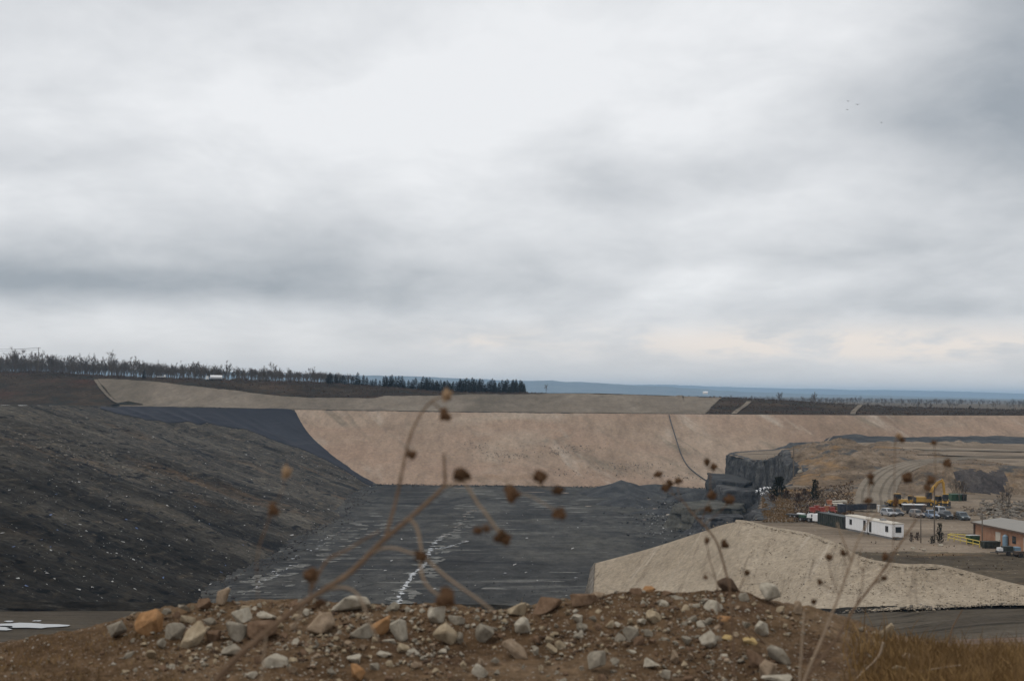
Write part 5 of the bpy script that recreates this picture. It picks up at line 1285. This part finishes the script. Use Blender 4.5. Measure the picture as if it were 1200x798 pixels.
MB().box((0, 0, .7), (1.8, 4.6, .25)).build('bed', M['dark_steel'], r); wheels(r, (-.9, .9), (.2, 1.2), .36); MB().box((.1, -.9, .95), (1.3, 1.6, .22), rx=.06).build('sheet_pile', M['white_flat'], r)
# brick building
BL = PZ(1142.5, 634, YZ); bd = np.array([.13, -1.0]); bd /= np.linalg.norm(bd); LB = 52.0
r = empty('brick_building', (BL[0], BL[1], YZ), math.atan2(bd[1], bd[0]), 'low brick building with a grey roof at the right edge of the yard', 'building')   # local x along the front wall, +y behind
MB().box((LB/2, 5.5, 1.75), (LB, 11, 3.5)).build('wall', M['brick'], r)
MB().prism([(-.55, 3.5), (11.5, 3.5), (11.5, 3.64), (5.5, 4.5), (-.55, 3.66)], -.5, LB+.5).build('roof', M['roof'], r)
MB().box((LB/2, -.6, 3.55), (LB+1, .08, .28)).build('fascia', M['trim'], r); MB().box((-.04, -.04, 1.75), (.4, .4, 3.48)).build('corner_post', M['trim'], r)
for k, (x, w_, m_) in enumerate([(9.5, 1.9, 'cream'), (20.5, 2.6, 'cream'), (31, 2.6, 'cream')]):
    d_ = MB().box((x, -.03, 1.35), (w_, .09, 2.7)).build('door', M[m_], r); MB().box((x+w_*.35, -.09, 1.2), (.1, .06, .2)).build('handle', M['dark_steel'], d_)
win(r, (15.6, -.03, 1.9), (1.2, 1.2)); win(r, (26, -.03, 1.9), (1.2, 1.2))
MB().tube((12, 4, 4.0), (12, 4, 5.0), .15, .15, 8).build('vent_pipe', M['steel'], r)
for x in np.arange(2.5, LB, 4.2): MB().box((x, .2, 3.68), (.07, 11, .04), rx=.0).build('gutter_strap', M['trim'], r) if x < 1 else None
# things in front of the building
def bin_box(name, px, py, d, m, label, cat, rz=0, lid=None, group=None):
    r = empty(name, at_yard(px, py), rz, label, cat, group)
    MB().add([(-d[0]/2, -d[1]/2, .15), (d[0]/2, -d[1]/2, .15), (d[0]/2, d[1]/2, .15), (-d[0]/2, d[1]/2, .15), (-d[0]*.54, -d[1]*.6, d[2]), (d[0]*.54, -d[1]*.6, d[2]), (d[0]*.54, d[1]*.56, d[2]), (-d[0]*.54, d[1]*.56, d[2])],
             [(3, 2, 1, 0), (4, 5, 6, 7), (0, 1, 5, 4), (1, 2, 6, 5), (2, 3, 7, 6), (3, 0, 4, 7)]).build('body', M[m], r)
    for k in range(max(2, int(d[0]/.9))):
        x = -d[0]*.45+d[0]*.9*k/(max(2, int(d[0]/.9))-1); MB().box((x, -d[1]*.57, d[2]*.5), (.1, .12, d[2]*.7)).build('rib', M[m], r)
    if lid: MB().box((0, 0, d[2]+.07), (d[0]*1.1, d[1]*1.18, .12), rx=-.06).build('lid', M[lid], r)
    for x in (-d[0]*.4, d[0]*.4): MB().box((x, 0, .08), (.2, d[1]*.9, .16)).build('skid', M['dark_steel'], r)
    return r
bin_box('dumpster', 1140, 637, (1.9, 1.4, 1.55), 'green', 'small green dumpster with a white lid beside the yellow rails', 'dumpster', .2, 'white_flat')
bin_box('dumpster', 1160.5, 642, (2.9, 1.6, 1.25), 'black_green', 'long dark green dumpster without a lid in front of the brick wall', 'dumpster', .1)
w0 = at_yard(1178, 643); r = empty('blue_silo', w0, 0, 'upright pale blue tank standing in front of the brick wall', 'tank')
MB().tube((0, 0, .3), (0, 0, 2.3), .5, .5, 14).tube((0, 0, 2.3), (0, 0, 2.6), .5, .18, 14).build('shell', M['blue'], r)
for a in range(3): MB().tube((.38*math.cos(a*2.1), .38*math.sin(a*2.1), 0), (.38*math.cos(a*2.1), .38*math.sin(a*2.1), .35), .06, .06, 6).build('leg', M['dark_steel'], r)
w0 = at_yard(1182, 651); r = empty('compressor_trailer', w0, .1, 'dark machine on a wheeled trailer in front of the blue tank', 'trailer')
MB().box((0, 0, .75), (4.2, 1.5, .22)).build('bed', M['dark_steel'], r); MB().box((-.3, 0, 1.25), (1.9, 1.2, .85), taper=(.9, .9)).build('engine_cover', M['black_green'], r); MB().box((1.4, 0, 1.2), (1.1, 1.2, .7)).build('tool_box', M['blue'], r)
MB().box((-1.6, 0, 1.15), (.7, 1.1, .55)).build('tank', M['white_flat'], r)
for x in (-.4, .9): MB().tube((x, -.85, .42), (x, -.62, .42), .42, .42, 12).build('wheel', M['black'], r)
MB().box((-2.7, 0, .6), (1.3, .12, .12)).build('hitch', M['dark_steel'], r)
w0 = at_yard(1194, 653); r = empty('small_cart', w0, .3, 'rusty two wheeled cart at the right edge by the dark machine', 'cart')
MB().box((0, 0, .8), (1.3, 1.0, .6), taper=(1.15, 1.15)).build('tub', M['trim'], r); MB().box((1.0, 0, .9), (.9, .08, .08)).build('handle', M['dark_steel'], r)
for y in (-.6, .6): MB().tube((0, y-.08, .4), (0, y+.08, .4), .4, .4, 10).build('wheel', M['black'], r)
a0, a1 = at_yard(1111, 633), at_yard(1148, 641.5); r = empty('guard_rail', a0, 0, 'yellow two bar guard rail left of the brick building', 'railing')
for z in (.55, 1.15): MB().tube((0, 0, z), tuple(Vector(a1-a0)+Vector((0, 0, z))), .085, .085, 8).build('rail', M['yellow_rail'], r)
for k in range(6): q = Vector(a1-a0)*(k/5); MB().tube((q.x, q.y, -.1), (q.x, q.y, 1.25), .075, .075, 8).build('post', M['yellow_rail'], r)
a0, a1 = at_yard(1113, 630), at_yard(1140, 632); r = empty('guard_rail', a0, 0, 'shorter yellow rail behind the two bar one', 'railing')
MB().tube((0, 0, .8), tuple(Vector(a1-a0)+Vector((0, 0, .8))), .08, .08, 8).build('rail', M['yellow_rail'], r)
for k in range(4): q = Vector(a1-a0)*(k/3); MB().tube((q.x, q.y, -.1), (q.x, q.y, .85), .07, .07, 8).build('post', M['yellow_rail'], r)
# machines
w0 = at_yard(1083, 593); r = empty('excavator', w0, 0, 'yellow excavator with its boom raised, right of the ramp', 'excavator')
for y in (-1.25, 1.25):
    t = MB().prism([(-2.0, 0.35), (-1.6, 0), (1.6, 0), (2.0, .35), (2.0, .6), (1.6, .9), (-1.6, .9), (-2.0, .6)], -.3, .3); t.v = [(v[1], v[0]+y, v[2]) for v in t.v]; t.build('track', M['black'], r)
MB().box((-.4, 0, 1.75), (3.9, 2.6, 1.3), taper=(.96, .96)).build('house', M['yellow'], r, bevel=.06); MB().box((-2.1, 0, 1.7), (.7, 2.4, 1.2)).build('counterweight', M['dark_steel'], r)
cb = MB().box((.9, -.8, 2.75), (1.5, 1.1, 1.6), taper=(.85, .9)).build('cab', M['dark_steel'], r); MB().box((.9, -1.36, 2.95), (1.1, .06, .9)).build('window', M['glass'], cb)
MB().path([(1.2, .3, 1.9), (2.2, .3, 4.2), (3.6, .3, 6.0), (4.9, .3, 6.5)], [.45, .5, .42, .3], 6).build('boom', M['yellow'], r); MB().path([(4.4, .3, 6.8), (4.9, .3, 5.8), (5.3, .3, 2.4)], [.3, .36, .24], 6).build('stick', M['yellow'], r)
MB().tube((1.6, .3, 2.4), (2.9, .3, 4.6), .13, .13, 6).tube((3.2, .3, 6.3), (4.5, .3, 6.9), .12, .12, 6).build('cylinder', M['steel'], r)
bk = MB().prism([(0, 0), (.9, -.2), (1.3, .5), (.9, 1.2), (.2, 1.3)], -.7, .7); bk.v = [(v[1]+4.4, v[0]+.3, v[2]+1.1) for v in bk.v]; bk.build('bucket', M['dark_steel'], r)
def loader(label, px, py, rz, s=1.0):
    r = empty('wheel_loader', at_yard(px, py), rz, label, 'loader', 'yellow wheel loaders'); r.scale = (s, s, s)
    MB().box((1.2, 0, 1.5), (2.8, 1.9, 1.1), taper=(.92, .9)).build('engine_cover', M['yellow'], r, bevel=.06); MB().box((-1.2, 0, 1.2), (1.6, 1.4, .7)).build('front_frame', M['yellow'], r)
    cb = MB().box((-.1, 0, 2.6), (1.4, 1.5, 1.7), taper=(.88, .88)).build('cab', M['dark_steel'], r); MB().box((-.1, 0, 2.75), (1.46, 1.54, .8)).build('window', M['glass'], cb); MB().box((-.1, 0, 3.5), (1.5, 1.6, .12)).build('roof', M['yellow'], cb)
    for y in (-.6, .6): MB().path([(-.9, y, 1.6), (-2.2, y, 1.7), (-3.1, y, .7)], [.17, .2, .17], 6).build('lift_arm', M['yellow'], r)
    b_ = MB().prism([(-.5, 0), (.5, 0.05), (.75, .8), (.3, 1.15), (.45, .5), (-.5, .12)], -1.35, 1.35); b_.v = [(v[1]-3.5, v[0], v[2]+.15) for v in b_.v]; b_.build('bucket', M['dark_steel'], r)
    for x in (-1.4, 1.5):
        for y in (-1.0, 1.0):
            t = MB().tube((x, y-.28, .75), (x, y+.28, .75), .75, .75, 16).build('wheel', M['black'], r); MB().tube((x, y-.3, .75), (x, y+.3, .75), .38, .38, 10).build('rim', M['yellow'], t)
    return r
loader('yellow wheel loader facing left below the curve of the ramp', 1052, 594, .1, .95)
loader('yellow wheel loader turned towards us under the excavator stick', 1108, 594.5, 1.25, .95)
loader('yellow wheel loader end on between the ramp loader and the excavator', 1067, 592, -.5, .7)
loader('orange tinted loader close right of the excavator body', 1099, 594, 2.2, .8)
for k, (px, lab) in enumerate([(1115.5, 'leftmost green skip of three beside the excavator stick'), (1121.5, 'middle green skip of three at the foot of the terrace'), (1127.5, 'rightmost green skip of three at the foot of the terrace')]):
    bin_box('green_skip', px, 587, (1.25, 3.2, 1.9), 'green' if k < 2 else 'black_green', lab, 'skip', 0, None, 'green skips below the terrace')
# red implements in a row
def implement(px, py, lab, m):
    r = empty('farm_implement', at_yard(px, py), random.uniform(-.4, .4), lab, 'implement', 'red implements parked in a row')
    MB().box((0, 0, .85), (1.3, 2.2, .18)).build('frame', M[m], r); MB().path([(0, -1.1, .85), (0, -2.0, .55)], .08, 6).build('hitch', M[m], r)
    MB().box((0, .3, 1.35), (1.1, 1.0, .8), taper=(1.2, 1.1)).build('hopper', M[m], r)
    for x in (-.75, .75): 
        t = MB().tube((x-.1, .1, .48), (x+.1, .1, .48), .48, .48, 12).build('wheel', M['black'], r); MB().tube((x-.12, .1, .48), (x+.12, .1, .48), .22, .22, 8).build('hub', M['white_flat'], r)
    return r
for px, py, m, lab in [(952, 603, 'red', 'leftmost red implement with white hubs, by the dark brush'), (957.5, 601, 'red', 'second red implement from the left of its row'), (963.5, 603, 'red', 'red implement in the middle of its row'),
                       (969.5, 601.5, 'orange_red', 'faded orange implement just right of the middle of the red row'), (975.5, 602.5, 'red', 'red implement at the right end of its row'), (972, 594, 'orange_red', 'faded orange implement behind the red row')]: implement(px, py, lab, m)
for px, py, rz, lab in [(977, 593, .35, 'front bundle of pale pipes beside the red row'), (983, 590, .5, 'back bundle of pale pipes beside the red row')]:
    r = empty('pipe_bundle', at_yard(px, py), rz, lab, 'pipes')
    for k in range(5): MB().tube((-2.3, (k % 3)*.42-.4, .25+.38*(k//3)), (2.3, (k % 3)*.42-.4, .25+.38*(k//3)), .2, .2, 8).build('pipe', M['cream'], r)
bin_box('navy_bin', 986.5, 601, (1.5, 1.6, 2.1), 'navy', 'tall dark bin at the right end of the red row', 'bin', .1)
for k, (px, py, lab) in enumerate([(996, 598.5, 'leftmost black bin behind the white trailers'), (1003.5, 598, 'second black bin behind the white trailers'), (1011, 597.5, 'third black bin behind the white trailers'), (1021.5, 597, 'rightmost black bin behind the white trailers, nearest the white post')]):
    bin_box('black_bin', px, py, (1.6, 1.4, 1.4), 'navy' if k < 3 else 'dark_steel', lab, 'bin', .1*k, 'dark_steel', 'black bins behind the white trailers')
w0 = at_yard(1071, 601.5); r = empty('flatbed_trailer', w0, -.05, 'long dark flatbed trailer with a white top edge behind the parked cars', 'trailer')
MB().box((0, 0, 1.4), (5.2, 2.2, 1.3)).build('box', M['dark_steel'], r); MB().box((0, 0, 2.12), (5.4, 2.3, .16)).build('cover', M['white_flat'], r)
for x in (-1.6, -.6, 1.7): MB().tube((x, -1.1, .42), (x, -.85, .42), .42, .42, 12).build('wheel', M['black'], r)
# white rolls on the shelf edge
for k, (px, py, lab) in enumerate([(888.5, 575, 'leftmost white roll on the shelf edge'), (892.5, 572.5, 'white roll second from left on the shelf edge'), (897, 571, 'white roll third from left on the shelf edge'), (901, 571.5, 'rightmost white roll on the shelf edge'), (893.5, 578, 'white roll lying nearest us on the shelf edge'), (899, 575.5, 'white roll in front of the two rightmost on the shelf edge')]):
    p = PZ(px, py+2, YZ+.1); p[0] += .0; r = empty('plastic_roll', p, .3+.2*k, lab, 'roll', 'white rolls piled on the shelf edge')
    MB().tube((-.7, 0, .36), (.7, 0, .36), .36, .36, 12).build('sheet', M['white'], r); MB().tube((-.76, 0, .36), (.76, 0, .36), .2, .2, 8).build('core', M['black'], r)
    MB().tube((-.3, 0, .36), (.3, 0, .36), .375, .375, 12).build('band', M['black'], r)
# evergreens and shrubs of the yard
def shrub(px, py, h, w, lab, cat='shrub', m='shrub', seed=1, n=260, name='evergreen_shrub', base=None):
    p = at_yard(px, py) if base is None else base; D = p[1]; hm_, wm = hpx(h, D), hpx(w, D)/2; rg = random.Random(seed); cr = MB(); tr = MB()
    tr.path([(0, 0, -.3), (0, 0, hm_*.4), (.05, 0, hm_*.8)], [.1, .07, .03], 5)
    for k in range(4): a = k*1.6; tr.tube((0, 0, hm_*.15), (math.cos(a)*wm*.6, math.sin(a)*wm*.6, hm_*(.5+.1*k)), .05, .02, 4)
    for i in range(n):
        t = rg.random(); a = rg.uniform(0, 6.283); lim = wm*(math.sin(min(1, t*1.25+.22)*math.pi*.95)**.6*.95+.1)*(.75+.35*math.sin(a*3+seed))*(1+.2*math.sin(t*17+a))
        r_ = lim*rg.uniform(.3, 1.05); c = Vector((math.cos(a)*r_, math.sin(a)*r_, hm_*(.04+.93*t))); d = Vector((math.cos(a)*.5, math.sin(a)*.5, rg.uniform(.3, 1.2))).normalized()*rg.uniform(.25, .6)*(wm*.5+.25); s = d.orthogonal().normalized()*rg.uniform(.08, .2)*(wm*.5+.4)
        cr.add([c-s, c+s, c+d], [(0, 1, 2)])
    r = empty(name, p, 0, lab, cat); tr.build('trunk', M['bark'], r); cr.build('crown', M[m], r); return r
shrub(955, 586, 24, 15, 'dark upright evergreen above the red implements', 'tree', 'shrub', 3, 420, 'evergreen_tree')
shrub(913, 583, 24, 22, 'broad dark evergreen by the rock face, right of the white rolls', 'tree', 'shrub', 4, 420, 'evergreen_tree')
shrub(1101.5, 637, 24, 12, 'narrow dark evergreen beside the tallest yard pole', 'tree', 'shrub', 5, 300, 'evergreen_tree')
shrub(1092, 637, 9, 7, 'low dark bush at the foot of the tallest yard pole', 'bush', 'shrub', 6, 120)
shrub(1068, 635, 11, 7, 'dry reddish bush between the white trailer and the short pole', 'bush', 'brush', 7, 120, 'dry_bush')
shrub(1075, 633, 9, 8, 'dry bush right at the short leaning pole', 'bush', 'brush', 8, 120, 'dry_bush')
shrub(1119, 609, 9, 8, 'straw coloured bush between the black car and the car alone', 'bush', 'field_straw', 9, 120, 'dry_bush')
for k, (x, y, h, w, lab) in enumerate([(922, 585, 10, 16, 'dry reddish bush right of the broad evergreen'), (935, 588, 9, 14, 'dry reddish bush midway between the two dark evergreens'), (943, 582, 9, 12, 'dry reddish bush left of the upright evergreen'), (905, 588, 8, 13, 'dry reddish bush below the white rolls')]):
    shrub(x, y, h, w, lab, 'bush', 'brush', 20+k, 150, 'dry_bush')
# bare saplings before the dark rock bank
for k, (x, y, h) in enumerate([(1118, 586, 22), (1124, 588, 26), (1129, 588, 24), (1181, 600, 30), (1174, 598, 22)]):
    p = PZ(x, y, YZ); put(bare_protos[k], p, hpx(h, p[1])/12, ('left', 'middle', 'right')[k]+' bare sapling of the three at the left of the dark rock bank' if k < 3 else ('bare sapling over the rubble at right, the taller of two' if k == 3 else 'bare sapling over the rubble at right, the shorter of two'), 'bare saplings by the terrace')

# ------------------------------------------------------------------ RUBBLE, BOULDERS AND LITTER
def rub(name, n, where, smin, smax, m, flat=.8):
    out = []
    for i in range(n):
        p = where(); 
        if p is None: continue
        s = smin+(smax-smin)*rt.random()**2.2; out.append((np.asarray(p)+np.array([0, 0, s*.1]), (s*rt.uniform(.8, 1.6), s*rt.uniform(.8, 1.2), s*flat*rt.uniform(.6, 1)), euler_np(rt.uniform(0, 6.3), rt.uniform(-.4, .4), rt.uniform(-.4, .4))))
    return scatter(name, coarse, out, m)
def yardp(x0, x1, y0, y1):
    def f():
        x, y = rt.uniform(x0, x1), rt.uniform(y0, y1); p = PZ(x, y, YZ); p[2] = float(rightz(np.array([p[0]]), np.array([p[1]]))[0])
        return p if inside(np.array([p[0]]), np.array([p[1]]), poly)[0] else None
    return f
rub('rubble', 420, yardp(1148, 1225, 588, 608), .3, 1.9, M['rubble']); rub('rubble', 260, yardp(1125, 1225, 594, 604), .3, 1.2, M['hillock'])
rub('rubble', 260, yardp(965, 1062, 583, 594), .25, 1.0, M['rubble']); rub('rubble', 26, yardp(1050, 1130, 640, 656), .15, .6, M['stone_beige'])
for (x, y, s, lab) in [(1159.5, 609, 1.7, 'white boulder at the edge of the rubble above the brick building'), (1157, 601, 1.2, 'pale boulder on the rubble up from the white boulder'), (908, 551.5, 1.6, 'white boulder on the brown hillock right of the quarry pole') if False else (938, 552, 1.7, 'white boulder on the slope right of the quarry pole'),
                       (1102, 638.5, 1.0, 'white stone at the foot of the narrow evergreen'), (1083, 644, .8, 'white stone on the bank below the short pole'), (1070, 642, .9, 'flat white stone on the bank left of the short pole')]:
    p = yard_at(x, y+2); o = link('boulder', rock_mesh(int(x), (s*1.3, s, s*.85)), M['stone_pale']); o.location = p+np.array([0, 0, s*.25]); tag(o, lab, 'boulder')
def leftp(x0, x1, y0, y1, cond=None):
    def f():
        x, y = rt.uniform(x0, x1), rt.uniform(y0, y1)
        if cond and not cond(x, y): return None
        d = ray(x, y); D = np.linspace(200, 860, 220); p = d[None]*(D/d[1])[:, None]; b = p[:, 2] < leftz(p[:, 0], p[:, 1])
        if not b.any(): return None
        return p[int(np.argmax(b))]
    return f
rub('rubble', 900, leftp(0, 200, 500, 560, lambda x, y: abs(y-(512+x*.24)) < 6+6*rt.random()+(6 if 60 < x < 120 else 0)), .3, 1.7, M['rubble'])
rub('rubble', 500, leftp(100, 250, 540, 600, lambda x, y: abs(y-(534+x*.14)) < 9), .3, 1.4, M['heap'])
rub('rubble', 700, leftp(0, 420, 480, 700, lambda x, y: float(fbm(np.array((x*.34-y*.9)/9.), np.array((x+y*.3)/50.), 3, 66)) > .16), .2, .9, M['rubble'])
rub('rubble', 500, leftp(60, 230, 528, 556, lambda x, y: abs(y-(520+x*.17)) < 7), .3, 1.3, M['dark_rock'])
def along(pts, s):
    c = interp_rows([pts], 200, np.linspace(2.2, 10.6, 200))[0]
    def f():
        q = c[rt.randrange(200)]; return np.array([q[0]+rt.gauss(0, s), q[1]+rt.gauss(0, s), q[2]+.05])
    return f
rub('rubble', 600, along(bank_bot, 1.0), .12, .6, M['rubble']); rub('rubble', 500, along(bank_bot, .9), .12, .6, M['near_tan']); rub('rubble', 600, along(bank_top, .7), .12, .55, M['near_tan'])
def bankp():
    i = rt.randrange(110, 370); q = rt.random()**.7; return bank_a[i]*(1-q)+bank_b[i]*q+np.array([0, 0, .05-.8*math.sin(math.pi*q)*float(sag[i])])
rub('rubble', 2600, bankp, .08, .38, M['near_tan']); rub('rubble', 350, bankp, .08, .4, M['rubble'])
def toe():
    Y_ = rt.uniform(250, 735); return np.array([-70+5*float(vnoise(np.array(Y_/60), np.array(0.), 2))+rt.gauss(1.5, 3.2), Y_, FZ+.5])
rub('rubble', 900, toe, .25, 1.2, M['dark_rock']); rub('rubble', 260, toe, .2, .7, M['rubble'])
rub('rubble', 700, lambda: np.array([rt.uniform(-72, 118), 735+rt.gauss(-1.5, 3), FZ+.5]), .3, 1.3, M['heap']); rub('rubble', 500, lambda: np.array([rt.uniform(-72, 118), 737+rt.gauss(0, 3), FZ+.6]), .3, 1.1, M['far_tan'])
def farp(x0, y0, sx, sy):
    return lambda: np.asarray(hit(rt.gauss(x0, sx), rt.gauss(y0, sy), farz, 735, 858, 250))
for (x0, y0, sx, sy, n_) in [(590, 533, 20, 5, 160), (672, 526, 22, 3, 170), (655, 531, 6, 1.5, 60), (735, 546, 30, 3, 170), (560, 522, 10, 3, 50), (445, 527, 10, 3, 30), (700, 556, 40, 3, 120), (800, 560, 14, 3, 60)]:
    rub('scree', n_, farp(x0, y0, sx, sy), .25, .95, M['pale_rock'])
def corner():
    t = rt.random(); x = 347+t*106+rt.gauss(0, 2.0); y = 481+t*92+rt.gauss(0, 1.5); return np.asarray(hit(x, y, lowf, 480, 900))
rub('rubble', 420, corner, .25, 1.0, M['heap'])
rub('rubble', 900, lambda: PZ(rt.uniform(300, 760), rt.uniform(574, 705), FZ+.25), .12, .55, M['rock_face'])
rub('rubble', 700, lambda: PZ(rt.gauss(800, 35), rt.gauss(598, 16), FZ+.6), .3, 1.6, M['heap'])
# shreds of plastic and paper over the covered waste
def litter(name, n, where, smin, smax, m):
    V, Fc = [], []
    for i in range(n):
        p = where()
        if p is None: continue
        s = smin+(smax-smin)*rt.random()**3; R3 = euler_np(rt.uniform(0, 6.3), rt.uniform(-.5, .9), rt.uniform(-.5, .5)); k = len(V)
        q = np.array([(-.5, -.3, 0), (.5, -.35, .1), (.55, .3, -.06), (-.45, .35, .12), (.05, 0, .28)])*np.array([s*rt.uniform(.8, 2), s, s])
        V += [tuple(np.asarray(p)+np.array([0, 0, .12])+R3@v) for v in q]; Fc += [(k, k+1, k+4), (k+1, k+2, k+4), (k+2, k+3, k+4), (k+3, k, k+4)]
    o = link(name, np_mesh(name, V, Fc), M[m]); o['kind'] = 'stuff'; return o
lw = lambda x, y: rt.random() < .25+.75*max(0, float(fbm(np.array((x+y*1.2)/60.), np.array((y-x*.3)/9.), 3, 77))*1.6)
litter('litter', 2100, leftp(0, 380, 560, 706, lw), .12, .8, 'litter'); litter('litter', 700, leftp(40, 420, 500, 600, lw), .2, .8, 'litter'); litter('litter', 50, leftp(0, 330, 570, 690), .4, 1.2, 'litter_blue')
litter('litter', 300, leftp(330, 450, 530, 600, lambda x, y: abs(y-(528+(x-330)*.42)) < 8), .3, 1.0, 'litter')
litter('litter', 350, lambda: PZ(rt.gauss(780, 22), rt.gauss(605, 13), FZ+.8), .12, .5, 'litter')
litter('litter', 110, lambda: PZ(rt.uniform(330, 690), rt.uniform(600, 700), FZ+.3), .15, .6, 'litter')
haze = MB().box((0, 12900, 20), (46000, 26400, 160)).build('haze', None); haze['kind'] = 'stuff'
hm = bpy.data.materials.new('haze_air'); hm.use_nodes = True; g = NT(hm.node_tree)
pv_ = g.n('ShaderNodeVolumePrincipled', {'Color': (.50, .74, 1.0, 1), 'Density': 7.0e-5, 'Anisotropy': .2})
o_ = g.n('ShaderNodeOutputMaterial'); hm.node_tree.links.new(pv_.outputs[0], o_.inputs['Volume']); haze.data.materials.append(hm)
